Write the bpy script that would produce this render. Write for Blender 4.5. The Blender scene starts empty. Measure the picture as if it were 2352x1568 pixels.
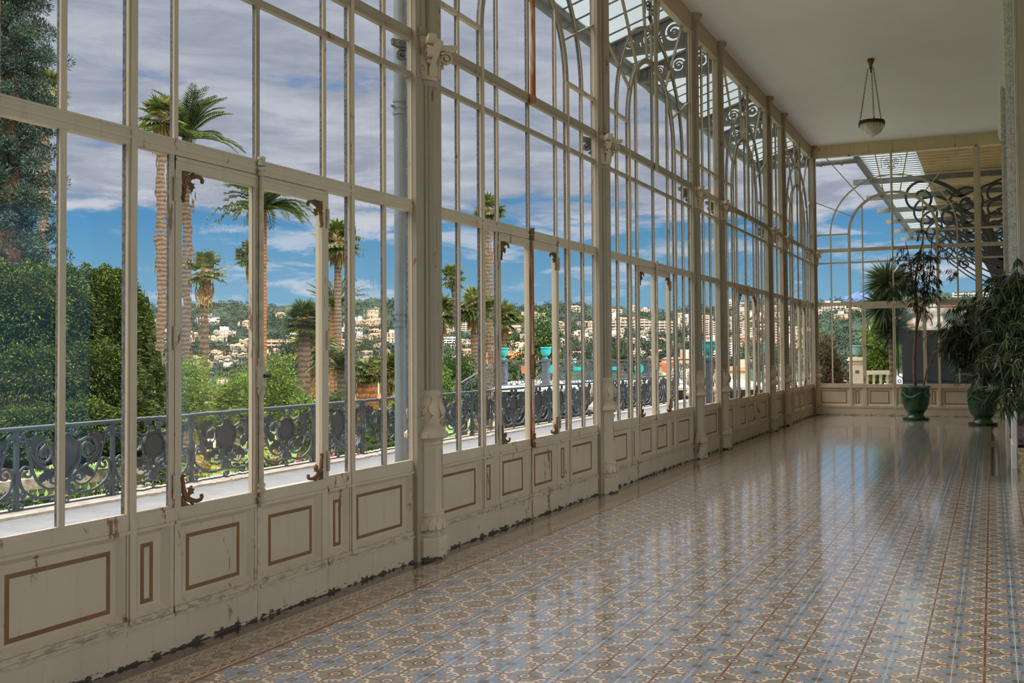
import bpy, bmesh, math, random
import numpy as np
from mathutils import Vector, Matrix
random.seed(7); RNG = np.random.default_rng(11)
SC = bpy.context.scene
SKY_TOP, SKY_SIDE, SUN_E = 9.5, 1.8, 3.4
COL = SC.collection
PI = math.pi
def srgb(r, g, b):
    f = lambda c: (c/255/12.92 if c/255 <= .04045 else ((c/255+.055)/1.055)**2.4)
    return (f(r), f(g), f(b), 1)
# ------------------------------------------------------------------ mesh builder
class MB:
    def __init__(s): s.v = []; s.f = []; s.m = []; s.mi = 0
    def add(s, vs, fs):
        o = len(s.v); s.v += [tuple(map(float, p)) for p in vs]
        s.f += [tuple(i+o for i in f) for f in fs]; s.m += [s.mi]*len(fs); return s
    def box(s, a, b):
        x0, y0, z0 = a; x1, y1, z1 = b
        return s.add([(x0,y0,z0),(x1,y0,z0),(x1,y1,z0),(x0,y1,z0),(x0,y0,z1),(x1,y0,z1),(x1,y1,z1),(x0,y1,z1)],
                     [(3,2,1,0),(4,5,6,7),(0,1,5,4),(1,2,6,5),(2,3,7,6),(3,0,4,7)])
    def tube(s, pts, r, n=8, cap=True, closed=False):
        P = [Vector(p) for p in pts]; k = len(P)
        R = r if hasattr(r, '__len__') else [r]*k
        T = []
        for i in range(k):
            a = P[i-1] if (i > 0 or closed) else P[0]; b = P[(i+1) % k] if (i < k-1 or closed) else P[-1]
            t = b-a; T.append(t.normalized() if t.length > 1e-9 else Vector((0,0,1)))
        ref = Vector((0,0,1)) if abs(T[0].z) < .9 else Vector((1,0,0))
        nrm = T[0].cross(ref).normalized(); vs = []; fs = []
        for i in range(k):
            nrm = (nrm - T[i]*nrm.dot(T[i]));
            nrm = nrm.normalized() if nrm.length > 1e-6 else T[i].orthogonal().normalized()
            bn = T[i].cross(nrm)
            for j in range(n):
                a = 2*PI*j/n; vs.append(P[i] + (nrm*math.cos(a)+bn*math.sin(a))*R[i])
        for i in range(k if closed else k-1):
            for j in range(n):
                fs.append((i*n+j, i*n+(j+1) % n, ((i+1) % k)*n+(j+1) % n, ((i+1) % k)*n+j))
        if cap and not closed:
            fs.append(tuple(range(n))[::-1]); fs.append(tuple((k-1)*n+j for j in range(n)))
        return s.add(vs, fs)
    def lathe(s, prof, c=(0,0,0), n=16, flute=0, fd=0, rot=0):
        vs = []; fs = []; k = len(prof)
        for r, z in prof:
            for j in range(n):
                a = 2*PI*j/n+rot; rr = r*(1-fd*(.5+.5*math.cos(flute*a))) if flute else r
                vs.append((c[0]+rr*math.cos(a), c[1]+rr*math.sin(a), c[2]+z))
        for i in range(k-1):
            for j in range(n): fs.append((i*n+j, i*n+(j+1) % n, (i+1)*n+(j+1) % n, (i+1)*n+j))
        fs.append(tuple(range(n))[::-1]); fs.append(tuple((k-1)*n+j for j in range(n)))
        return s.add(vs, fs)
    def bar(s, pts, w, d, pl, closed=False):
        """flat bar along a 2D path; pl maps (u, v, n) to 3D, n is out of the plane"""
        k = len(pts); vs = []; fs = []
        W = w if hasattr(w, '__len__') else [w]*k
        for i in range(k):
            a = pts[i-1] if (i > 0 or closed) else pts[0]; b = pts[(i+1) % k] if (i < k-1 or closed) else pts[-1]
            tx, ty = b[0]-a[0], b[1]-a[1]; l = math.hypot(tx, ty) or 1; nx, ny = -ty/l, tx/l; h = W[i]/2
            for sg, dd in ((-1,-.5),(1,-.5),(1,.5),(-1,.5)):
                vs.append(pl(pts[i][0]+nx*h*sg, pts[i][1]+ny*h*sg, d*dd))
        for i in range(k if closed else k-1):
            j2 = (i+1) % k
            for j in range(4): fs.append((i*4+j, i*4+(j+1) % 4, j2*4+(j+1) % 4, j2*4+j))
        if not closed: fs += [(3,2,1,0), tuple((k-1)*4+j for j in range(4))]
        return s.add(vs, fs)
    def plate(s, poly, d, pl):
        k = len(poly); vs = [pl(p[0], p[1], -d/2) for p in poly]+[pl(p[0], p[1], d/2) for p in poly]
        fs = [tuple(range(k))[::-1], tuple(range(k, 2*k))]+[(i, (i+1) % k, k+(i+1) % k, k+i) for i in range(k)]
        return s.add(vs, fs)
    def frame(s, y0, y1, z0, z1, w, xa, xb, w2=None):
        """rectangular picture-frame in the plane x, bevel from xa (outer) to xb (inner)"""
        w2 = w2 or w
        o = [(y0,z0),(y1,z0),(y1,z1),(y0,z1)]; i = [(y0+w,z0+w2),(y1-w,z0+w2),(y1-w,z1-w2),(y0+w,z1-w2)]
        vs = [(xa,)+p for p in o]+[(xb,)+p for p in i]
        return s.add(vs, [(k, (k+1) % 4, 4+(k+1) % 4, 4+k) for k in range(4)])
    def mesh(s, name, mats, smooth=None):
        me = bpy.data.meshes.new(name); me.from_pydata(s.v, [], s.f)
        for m in (mats if isinstance(mats, (list, tuple)) else [mats]): me.materials.append(m)
        if any(s.m): me.polygons.foreach_set('material_index', s.m)
        me.validate()
        if smooth:
            me.polygons.foreach_set('use_smooth', [True]*len(me.polygons)); me.set_sharp_from_angle(angle=math.radians(smooth))
        me.update(); return me
    def obj(s, name, mats, parent=None, smooth=None, loc=None):
        o = bpy.data.objects.new(name, s.mesh(name, mats, smooth)); COL.objects.link(o)
        if parent: o.parent = parent
        if loc: o.location = loc
        return o
def link(name, me, parent=None):
    o = bpy.data.objects.new(name, me); COL.objects.link(o)
    if parent: o.parent = parent
    return o
def tag(o, label, cat, group=None, kind=None):
    o['label'] = label; o['category'] = cat
    if group: o['group'] = group
    if kind: o['kind'] = kind
    return o
def thing(name, label, cat, loc=(0,0,0), rz=0, group=None, kind=None):
    o = bpy.data.objects.new(name, None); COL.objects.link(o); o.location = loc; o.rotation_euler = (0,0,rz)
    o.empty_display_size = .1
    return tag(o, label, cat, group, kind)
def dup(r, loc=None, rz=None, label=None, group=None, name=None, scale=None):
    c = r.copy(); COL.objects.link(c)
    if name: c.name = name
    if loc is not None: c.location = loc
    if rz is not None: c.rotation_euler = (0,0,rz)
    if scale is not None: c.scale = scale
    if label: c['label'] = label
    if group: c['group'] = group
    for ch in r.children:
        a = ch.copy(); COL.objects.link(a); a.parent = c
        for g in ch.children:
            b = g.copy(); COL.objects.link(b); b.parent = a
    return c
def kites(P, D, U, L, W, fold=.0, bend=0.0):
    """leaf kites: base P, direction D, side vector from U; arrays"""
    P = np.asarray(P, float); n = len(P); D = D/np.linalg.norm(D, axis=1)[:,None]
    S = np.cross(D, U); S /= (np.linalg.norm(S, axis=1)[:,None]+1e-9)
    L = np.broadcast_to(L, (n,))[:,None]; W = np.broadcast_to(W, (n,))[:,None]
    mid = P+D*L*.45; tip = P+D*L; tip[:,2] -= (np.broadcast_to(bend, (n,))*L[:,0])
    nv = np.cross(S, D)*fold*W
    V = np.stack([P, mid+S*W/2+nv, tip, mid-S*W/2+nv], 1).reshape(-1,3)
    return V
def leafobj(name, V, mat, parent=None):
    n = len(V)//4; me = bpy.data.meshes.new(name)
    me.vertices.add(len(V)); me.vertices.foreach_set('co', np.ascontiguousarray(V, dtype=np.float32).ravel())
    me.loops.add(4*n); me.loops.foreach_set('vertex_index', np.arange(4*n, dtype=np.int32))
    me.polygons.add(n); me.polygons.foreach_set('loop_start', np.arange(0, 4*n, 4, dtype=np.int32))
    me.materials.append(mat); me.update(calc_edges=True)
    return link(name, me, parent)
def rdir(n):
    v = RNG.normal(size=(n,3)); return v/np.linalg.norm(v, axis=1)[:,None]
# ------------------------------------------------------------------ camera (solved from the photograph's lines)
F_, YAW, PIT, ROLL, CX, PPX, PPY, EYE = 2330.55, .3843, .0274, -.0085, 3.9522, 160.04, -37.97, 1.5188
def cray(a, b):
    c, s = math.cos(ROLL), math.sin(ROLL); a, b = c*a-s*b, s*a+c*b
    c, s = math.cos(PIT), math.sin(PIT); d = (a, c-s*b, s+c*b)
    c, s = math.cos(YAW), math.sin(YAW); return Vector((c*d[0]-s*d[1], s*d[0]+c*d[1], d[2]))
fwd = cray(0, 0); rgt = cray(1, 0)-fwd; upv = cray(0, 1)-fwd
cam = bpy.data.cameras.new('camera'); co = bpy.data.objects.new('camera', cam); COL.objects.link(co)
co.matrix_world = Matrix(((rgt.x,upv.x,-fwd.x,CX),(rgt.y,upv.y,-fwd.y,0),(rgt.z,upv.z,-fwd.z,EYE),(0,0,0,1)))
cam.sensor_width = 36; cam.lens = F_*36/2352; cam.shift_x = -PPX/2352; cam.shift_y = PPY/2352
cam.clip_start = .05; cam.clip_end = 6000
SC.camera = co
def at(u, v, depth):
    """a place in the garden seen at photo pixel (u, v) and `depth` metres off"""
    return Vector((CX, 0, EYE))+cray((u-1176-PPX)/F_, -(v-784-PPY)/F_)*depth
SC.view_settings.view_transform = 'Standard'; SC.view_settings.look = 'None'
SC.view_settings.exposure = 0.22; SC.view_settings.gamma = 1; SC.view_settings.use_curve_mapping = False
SC.cycles.use_denoising = True
SC.cycles.max_bounces = 9; SC.cycles.diffuse_bounces = 5; SC.cycles.adaptive_threshold = .025; SC.cycles.transparent_max_bounces = 24
# ------------------------------------------------------------------ node expressions
class E:
    nt = None
    def __init__(s, k): s.k = k
    def _b(s, op, o, rev=False):
        n = E.nt.nodes.new('ShaderNodeMath'); n.operation = op
        for i, q in enumerate((o, s) if rev else (s, o)):
            if q is None: continue
            if isinstance(q, E): E.nt.links.new(q.k, n.inputs[i])
            else: n.inputs[i].default_value = q
        return E(n.outputs[0])
    def __add__(s, o): return s._b('ADD', o)
    __radd__ = __add__
    def __sub__(s, o): return s._b('SUBTRACT', o)
    def __rsub__(s, o): return s._b('SUBTRACT', o, True)
    def __mul__(s, o): return s._b('MULTIPLY', o)
    __rmul__ = __mul__
    def __truediv__(s, o): return s._b('DIVIDE', o)
    def __rtruediv__(s, o): return s._b('DIVIDE', o, True)
    def __lt__(s, o): return s._b('LESS_THAN', o)
    def __gt__(s, o): return s._b('GREATER_THAN', o)
    def f(s, op, o=None): return s._b(op, o)
    def abs(s): return s.f('ABSOLUTE')
    def clamp(s):
        r = s.f('ADD', 0.0); r.k.node.use_clamp = True; return r
def elen(a, b): return (a*a+b*b).f('SQRT')
def cmix(fac, a, b):
    n = E.nt.nodes.new('ShaderNodeMix'); n.data_type = 'RGBA'; n.clamp_factor = True
    for i, q in ((0, fac), (6, a), (7, b)):
        if hasattr(q, 'k'): E.nt.links.new(q.k, n.inputs[i])
        else: n.inputs[i].default_value = q
    return E(n.outputs[2])
def xyz(kind='pos'):
    if kind == 'pos': k = E.nt.nodes.new('ShaderNodeNewGeometry').outputs['Position']
    elif kind == 'obj': k = E.nt.nodes.new('ShaderNodeTexCoord').outputs['Object']
    else: k = E.nt.nodes.new('ShaderNodeTexCoord').outputs['Generated']
    n = E.nt.nodes.new('ShaderNodeSeparateXYZ'); E.nt.links.new(k, n.inputs[0])
    return E(n.outputs[0]), E(n.outputs[1]), E(n.outputs[2])
def vec(a, b, c):
    n = E.nt.nodes.new('ShaderNodeCombineXYZ')
    for i, q in enumerate((a, b, c)):
        if isinstance(q, E): E.nt.links.new(q.k, n.inputs[i])
        else: n.inputs[i].default_value = q
    return E(n.outputs[0])
def noise(v=None, scale=5, detail=4, rough=.5, dist=0.0):
    n = E.nt.nodes.new('ShaderNodeTexNoise')
    if v is not None: E.nt.links.new(v.k, n.inputs['Vector'])
    for k, q in (('Scale', scale), ('Detail', detail), ('Roughness', rough), ('Distortion', dist)): n.inputs[k].default_value = q
    return E(n.outputs[0])
def sstep(e, lo, hi):
    n = E.nt.nodes.new('ShaderNodeMapRange'); n.interpolation_type = 'SMOOTHSTEP'
    E.nt.links.new(e.k, n.inputs[0]); n.inputs[1].default_value = lo; n.inputs[2].default_value = hi
    return E(n.outputs[0])
def island():
    return E(E.nt.nodes.new('ShaderNodeNewGeometry').outputs['Random Per Island'])
def objrand():
    return E(E.nt.nodes.new('ShaderNodeObjectInfo').outputs['Random'])
def newmat(name):
    m = bpy.data.materials.new(name); m.use_nodes = True; E.nt = m.node_tree
    return m, m.node_tree.nodes['Principled BSDF']
def setb(b, color=None, rough=.5, metal=0, spec=.5, bump=None, bs=.1, bd=.01, **kw):
    def put(k, q):
        if hasattr(q, 'k'): E.nt.links.new(q.k, b.inputs[k])
        else: b.inputs[k].default_value = q
    if color is not None: put('Base Color', color)
    put('Roughness', rough); put('Metallic', metal); put('Specular IOR Level', spec)
    for k, q in kw.items(): put(k.replace('_', ' '), q)
    if bump is not None:
        n = E.nt.nodes.new('ShaderNodeBump'); n.inputs['Strength'].default_value = bs; n.inputs['Distance'].default_value = bd
        E.nt.links.new(bump.k, n.inputs['Height']); E.nt.links.new(n.outputs[0], b.inputs['Normal'])
def simple(name, col, rough=.6, metal=0, var=.12, scale=6, bs=0.0, spec=.4):
    m, b = newmat(name)
    n = noise(vec(*xyz('obj')), scale, 5, .6)
    d = tuple(c*(1-var*2) for c in col[:3])+(1,); l = tuple(min(1, c*(1+var)) for c in col[:3])+(1,)
    setb(b, cmix(sstep(n, .3, .7), d, l), rough, metal, spec, n if bs else None, bs)
    return m
def leafmat(name, cols, rough=.55, trans=.25, spec=.3):
    m, b = newmat(name); nt = m.node_tree
    r = nt.nodes.new('ShaderNodeValToRGB'); E.nt.links.new(island().k, r.inputs[0])
    el = r.color_ramp.elements
    for i, c in enumerate(cols):
        e = el[i] if i < 2 else el.new(i/(len(cols)-1))
        e.position = i/(len(cols)-1); e.color = c
    c = E(r.outputs[0]); setb(b, c, rough, 0, spec)
    t = nt.nodes.new('ShaderNodeBsdfTranslucent'); nt.links.new(c.k, t.inputs[0])
    mx = nt.nodes.new('ShaderNodeMixShader'); mx.inputs[0].default_value = trans
    nt.links.new(b.outputs[0], mx.inputs[1]); nt.links.new(t.outputs[0], mx.inputs[2])
    nt.links.new(mx.outputs[0], nt.nodes['Material Output'].inputs[0]); return m
# ------------------------------------------------------------------ materials
M = {}
def paint(name, col, dirt=1.0, rust=1.0):
    m, b = newmat(name); x, y, z = xyz('pos'); p = vec(x, y, z)
    n1 = noise(p, 2.2, 6, .6); n2 = noise(vec(x*9, y*9, z*.7), 2.0, 3, .6); n3 = noise(p, 26, 5, .65)
    c = cmix(sstep(n1, .35, .7)*.45, col, tuple(q*.80 for q in col[:3])+(1,))
    c = cmix(sstep(n2, .56, .8)*.45, c, srgb(150,130,104))
    if rust:
        nr = noise(vec(x*5, y*5, z*1.3), 1.7, 4, .7, .6)
        c = cmix(sstep(nr*(.72+.3*n3), .54, .60)*.85*rust, c, srgb(128,74,36))
    if dirt:
        e = z-.012-(noise(vec(x*3, y*3, z*9), 3.0, 6, .7)-.50)*.20
        c = cmix((e < 0.0)*.93*dirt, c, srgb(46,40,33))
        # grime caught in the mouldings low on the wall
        g = sstep((z-.205).abs(), .05, .0)*sstep(noise(vec(x*20, y*9, z*30), 1.6, 4, .7), .45, .6)
        c = cmix(g*.55*dirt, c, srgb(110,98,76))
    setb(b, c, .55, 0, .35, n3, .12, .004); return m
M['cream'] = paint('cream_paint', srgb(204,183,152))
M['cream_end'] = paint('cream_paint_pale', srgb(216,198,166), .6, .35)
M['cream_dim'] = paint('cream_paint_dim', srgb(166,150,124), 0, 1.0)  # same cream paint, darkened: weaker light on upper ironwork put into the colour
M['beam'] = paint('cream_beam', srgb(184,166,136), 0, .35)
M['gold'] = simple('gold_line', srgb(132,92,48), .5, 0, .06)
M['gold_end'] = simple('gold_line_pale', srgb(158,118,66), .5, 0, .06)
M['rust'] = simple('rusty_brown', srgb(116,80,42), .7, 0, .2, 14)
M['rod'] = simple('rod_paint', srgb(196,180,150), .5, 0, .12, 20)
def rodrust():
    m, b = newmat('rusted_pole'); x, y, z = xyz('obj'); n = noise(vec(x*8, y*8, z*.9), 2.2, 4, .6)
    setb(b, cmix(sstep(n, .42, .6), srgb(150,84,44), srgb(190,168,136)), .6, 0, .3); return m
M['rodrust'] = rodrust()
M['ceil'] = simple('ceiling_plaster', srgb(232,228,224), .9, 0, .02, .6)
M['plaster'] = simple('wall_plaster', srgb(196,186,166), .85, 0, .04, .8)
M['mould'] = simple('moulding_white', srgb(232,228,220), .6, 0, .05, 4)
def carved():
    m, b = newmat('carved_plaster'); x, y, z = xyz('pos')
    n = noise(vec(x, y, z), 26, 3, .6, 1.2); w = ((z*42+n*5).f('SINE'))
    setb(b, cmix(sstep(n, .3, .6), srgb(196,188,174), srgb(230,225,214)), .8, 0, .3, w*.5+n*2.0, .7, .012); return m
M['carved'] = carved()
def marble(name, c1, c2, sc):
    m, b = newmat(name); n = noise(vec(*xyz('pos')), sc, 8, .65, 1.6)
    setb(b, cmix(sstep(n, .38, .62), c1, c2), .25, 0, .5); return m
M['marble_v'] = marble('violet_marble', srgb(72,62,66), srgb(150,132,128), 9)
M['marble_c'] = marble('cream_marble', srgb(170,150,110), srgb(232,218,180), 11)
M['iron'] = simple('railing_iron_paint', srgb(70,77,84), .42, 0, .1, 20, spec=.5)
M['iron_dk'] = simple('dark_iron_plate', srgb(58,60,62), .5, 0, .12, 14)
M['black_iron'] = simple('black_bracket_iron', srgb(62,62,60), .55, 0, .1, 5)
M['grey_iron'] = simple('grey_gutter_zinc', srgb(118,118,114), .55, 0, .12, 4)
M['deco_iron'] = simple('brown_bracket_iron', srgb(92,84,76), .6, 0, .1, 4)
M['pipe'] = simple('downpipe_zinc', srgb(140,144,141), .32, .3, .06, 3, spec=.6)
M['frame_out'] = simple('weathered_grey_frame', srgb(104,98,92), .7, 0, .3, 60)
M['stone_grey'] = simple('terrace_paving', srgb(138,136,132), .9, 0, .07, 5)
M['kerb'] = simple('pale_kerb_stone', srgb(206,190,172), .85, 0, .14, 8)
M['stone'] = simple('cream_stone', srgb(226,208,176), .85, 0, .1, 3)
M['oldstone'] = simple('weathered_balustrade', srgb(160,146,128), .9, 0, .25, 12)
M['white'] = simple('white_concrete', srgb(200,196,190), .8, 0, .04, 1)
M['turq'] = simple('turquoise_glaze', srgb(34,160,160), .35, 0, .08, 6)
M['verdi'] = simple('verdigris_bronze', srgb(140,178,166), .5, 0, .2, 9)
M['lamp_metal'] = simple('aged_bronze', srgb(74,58,34), .5, .4, .2, 20)
M['lamp_brass'] = simple('brass_canopy', srgb(120,92,40), .5, .5, .15, 20)
M['soil'] = simple('potting_soil', srgb(70,52,36), .95, 0, .2, 30)
M['bark'] = simple('ficus_bark', srgb(138,92,62), .8, 0, .15, 10)
M['bark_pale'] = simple('pale_bark', srgb(168,150,128), .85, 0, .15, 10)
M['tile_roof'] = simple('terracotta_roof', srgb(190,102,64), .85, 0, .16, 1.5)
M['soffit'] = simple('porch_soffit', srgb(198,174,132), .8, 0, .05, 2)
M['purple'] = simple('exit_plate', srgb(120,100,80), .6)
def glaze(name, c1, c2, rough=.25):
    m, b = newmat(name); x, y, z = xyz('obj'); n = noise(vec(x, y, z*.5), 7, 4, .6)
    setb(b, cmix(sstep(n, .35, .68), c1, c2), rough, 0, .5, noise(vec(x,y,z), 25, 3), .06); return m
M['pot'] = glaze('green_glaze', srgb(20,48,24), srgb(52,88,50))
M['pot_edge'] = glaze('worn_green_glaze', srgb(62,92,78), srgb(120,146,128))
M['teal'] = glaze('teal_glaze', srgb(6,56,48), srgb(20,88,78), .18)
def trunkmat(name, c1, c2, f=16):
    m, b = newmat(name); x, y, z = xyz('obj')
    n = noise(vec(x*2, y*2, z), 4, 5, .7, .5); w = ((z*f+n*6).f('SINE'))*.5+.5
    n2 = noise(vec(x*3, y*3, z), 9, 4, .7); setb(b, cmix(sstep(w*.22+n*.4+n2*.5, .3, .8), c1, c2), .9, 0, .2, w*.4+n2*1.5, .8, .03); return m
M['trunk'] = trunkmat('palm_trunk', srgb(72,60,50), srgb(140,116,94), 38)
M['trunk_dk'] = trunkmat('dark_palm_trunk', srgb(62,52,46), srgb(122,100,84), 34)
M['trunk_or'] = trunkmat('orange_palm_trunk', srgb(92,62,42), srgb(172,112,70), 30)
M['conebark'] = trunkmat('conifer_bark', srgb(70,54,44), srgb(160,120,96), 5)
M['skirt'] = leafmat('dead_palm_skirt', [srgb(118,92,60), srgb(176,142,88), srgb(206,172,110)], .8, .1)
M['fan'] = leafmat('fan_palm_leaf', [srgb(42,59,24), srgb(72,86,36), srgb(104,106,52), srgb(140,130,72)])
M['date'] = leafmat('date_palm_leaf', [srgb(33,50,25), srgb(55,72,34), srgb(82,92,47), srgb(117,112,66)])
M['conifer'] = leafmat('blue_green_needles', [srgb(21,37,31), srgb(37,57,46), srgb(62,81,66), srgb(95,110,90)], .7, .1)
M['hedge'] = leafmat('hedge_leaf', [srgb(16,28,5), srgb(36,54,10), srgb(64,84,16), srgb(116,128,36)], .6, .15)
M['bright'] = leafmat('bright_garden_leaf', [srgb(47,75,15), srgb(78,106,24), srgb(107,129,42), srgb(136,145,68)], .6, .3)
M['mid'] = leafmat('mid_green_leaf', [srgb(29,50,15), srgb(52,78,25), srgb(76,98,40)], .6, .2)
M['darkleaf'] = leafmat('dark_conifer_leaf', [srgb(25,36,26), srgb(45,59,40), srgb(67,78,54)], .7, .1)
M['boug'] = leafmat('bougainvillea_leaf', [srgb(58,48,26), srgb(86,70,38), srgb(70,80,30), srgb(104,76,52), srgb(112,62,58)], .6, .2)
M['yellow'] = leafmat('yellow_flower', [srgb(176,130,30), srgb(170,140,44), srgb(96,110,30), srgb(70,90,26)], .6, .2)
M['flower'] = leafmat('mixed_flower', [srgb(206,60,60), srgb(226,130,60), srgb(214,110,150), srgb(120,150,50), srgb(90,130,40)], .6, .2)
M['agave'] = leafmat('agave_leaf', [srgb(88,98,42), srgb(116,119,50), srgb(140,126,57)], .5, .2)
M['yucca'] = leafmat('yucca_leaf', [srgb(33,50,24), srgb(54,70,32), srgb(76,90,42)], .5, .15)
M['ficus'] = leafmat('long_ficus_leaf', [srgb(29,37,18), srgb(46,59,26), srgb(67,80,36), srgb(96,104,52)], .4, .2, .5)
M['broad'] = leafmat('broad_leaf', [srgb(28,60,30), srgb(52,92,44), srgb(96,126,52)], .35, .25, .5)
M['woods'] = leafmat('far_woodland', [srgb(29,42,35), srgb(41,55,42), srgb(53,67,48), srgb(67,77,53)], .9, .05)
def grass():
    m, b = newmat('garden_grass'); x, y, z = xyz('pos')
    n = noise(vec(x, y, z), .35, 6, .65); n2 = noise(vec(x, y, z), 4, 4, .7)
    c = cmix(sstep(n, .42, .58), srgb(66,98,32), srgb(116,132,56))
    c = cmix(sstep(n*.6+n2*.4, .55, .62), c, srgb(146,126,94)); setb(b, c, .9, 0, .2, n2, .5, .05); return m
M['grass'] = grass()
def hill():
    m, b = newmat('hillside_scrub'); x, y, z = xyz('pos'); n = noise(vec(x, y, z), .03, 6, .65); n2 = noise(vec(x, y, z), .25, 4, .7)
    c = cmix(sstep(n2, .4, .65), srgb(36,52,40), srgb(58,68,50)); c = cmix(sstep(n, .60, .74), c, srgb(120,112,92))
    setb(b, c, 1, 0, .1); return m
M['hill'] = hill()
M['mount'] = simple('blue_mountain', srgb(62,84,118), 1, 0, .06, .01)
def house(name, w, r):
    m, b = newmat(name); rn = objrand(); z = xyz('obj')[2]
    setb(b, cmix(rn, w, r), .9, 0, .2); return m
M['hw_white'] = house('house_white', srgb(206,196,182), srgb(196,176,152))
M['hw_pink'] = house('house_pink', srgb(196,160,136), srgb(200,176,136))
M['hw_roof'] = house('house_roof', srgb(176,112,82), srgb(164,122,98))
M['hw_win'] = simple('house_window', srgb(96,92,88), .6)
M['flat_roof'] = simple('flat_roof', srgb(198,188,176), .9)
M['tower'] = simple('tower_wall', srgb(196,180,158), .9, 0, .03, .1)
M['tower_w'] = simple('tower_wall_white', srgb(206,200,192), .9, 0, .03, .1)
# panes: thin clear glass
def pane(name, refl=.6, tint=(.96,.97,.97,1)):
    m, b = newmat(name); nt = m.node_tree; nt.nodes.remove(b)
    t = nt.nodes.new('ShaderNodeBsdfTransparent'); t.inputs[0].default_value = tint
    g = nt.nodes.new('ShaderNodeBsdfGlossy'); g.inputs['Roughness'].default_value = .03
    fr = nt.nodes.new('ShaderNodeFresnel'); fr.inputs[0].default_value = 1.45; E.nt = nt
    f = E(fr.outputs[0])*refl
    # rain streaks and dust dried on the glass
    x, y, z = xyz('pos'); s = sstep(noise(vec(x*6, y*6, z*.35), 2.0, 5, .65), .56, .85)
    df = nt.nodes.new('ShaderNodeBsdfDiffuse'); df.inputs[0].default_value = srgb(215,215,215)
    m1 = nt.nodes.new('ShaderNodeMixShader'); nt.links.new((s*.10).k, m1.inputs[0])
    nt.links.new(t.outputs[0], m1.inputs[1]); nt.links.new(df.outputs[0], m1.inputs[2])
    mx = nt.nodes.new('ShaderNodeMixShader'); nt.links.new(f.k, mx.inputs[0])
    nt.links.new(m1.outputs[0], mx.inputs[1]); nt.links.new(g.outputs[0], mx.inputs[2])
    nt.links.new(mx.outputs[0], nt.nodes['Material Output'].inputs[0]); return m
M['pane'] = pane('clear_pane')
def wavy():
    m, b = newmat('old_wavy_pane'); nt = m.node_tree; nt.nodes.remove(b)
    x, y, z = xyz('pos'); n = noise(vec(x*0+(x > -.017)*7, y*1.0, z*.5), 20, 1.5, .5, .2)
    bp = nt.nodes.new('ShaderNodeBump'); bp.inputs['Strength'].default_value = .16; bp.inputs['Distance'].default_value = .0010
    nt.links.new(n.k, bp.inputs['Height'])
    r = nt.nodes.new('ShaderNodeBsdfRefraction'); r.inputs['IOR'].default_value = 1.45; r.inputs['Roughness'].default_value = 0
    nt.links.new(bp.outputs[0], r.inputs['Normal'])
    g = nt.nodes.new('ShaderNodeBsdfGlossy'); g.inputs['Roughness'].default_value = .03; nt.links.new(bp.outputs[0], g.inputs['Normal'])
    fr = nt.nodes.new('ShaderNodeFresnel'); fr.inputs[0].default_value = 1.3
    mx = nt.nodes.new('ShaderNodeMixShader'); nt.links.new(fr.outputs[0], mx.inputs[0])
    nt.links.new(r.outputs[0], mx.inputs[1]); nt.links.new(g.outputs[0], mx.inputs[2])
    nt.links.new(mx.outputs[0], nt.nodes['Material Output'].inputs[0]); return m
M['wavy'] = wavy()
def frosted(name='frosted_pane', col=srgb(186,194,196)):
    m, b = newmat(name); nt = m.node_tree; setb(b, col, .4, 0, .5)
    r = nt.nodes.new('ShaderNodeBsdfRefraction'); r.inputs['IOR'].default_value = 1.01; r.inputs['Roughness'].default_value = .32; r.inputs[0].default_value = (.86,.9,.9,1)
    mx = nt.nodes.new('ShaderNodeMixShader'); mx.inputs[0].default_value = .8
    nt.links.new(b.outputs[0], mx.inputs[1]); nt.links.new(r.outputs[0], mx.inputs[2])
    nt.links.new(mx.outputs[0], nt.nodes['Material Output'].inputs[0]); return m
M['frost'] = frosted()
M['etch'] = simple('etched_line', srgb(58,72,70), .4)
def awn():
    m, b = newmat('ribbed_awning_glass'); nt = m.node_tree; x, y, z = xyz('pos')
    w = ((x*260).f('SINE'))*.5+.5
    c = cmix(w, srgb(150,158,156), srgb(186,192,190)); setb(b, c, .3, 0, .5)
    t = nt.nodes.new('ShaderNodeBsdfTranslucent'); nt.links.new(c.k, t.inputs[0])
    q = nt.nodes.new('ShaderNodeBsdfTransparent'); q.inputs[0].default_value = (.55,.58,.58,1)
    mx = nt.nodes.new('ShaderNodeMixShader'); mx.inputs[0].default_value = .88
    nt.links.new(b.outputs[0], mx.inputs[1]); nt.links.new(t.outputs[0], mx.inputs[2])
    m2 = nt.nodes.new('ShaderNodeMixShader'); m2.inputs[0].default_value = .35
    nt.links.new(mx.outputs[0], m2.inputs[1]); nt.links.new(q.outputs[0], m2.inputs[2])
    nt.links.new(m2.outputs[0], nt.nodes['Material Output'].inputs[0]); return m
M['awn'] = awn()
def bowl():
    m, b = newmat('ribbed_lamp_glass'); x, y, z = xyz('obj')
    w = ((y.f('ARCTAN2', x)*36).f('SINE'))
    setb(b, srgb(214,206,180), .2, 0, .6, w, .35, .01, Transmission_Weight=.35, Subsurface_Weight=.0); return m
M['bowl'] = bowl()
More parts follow.
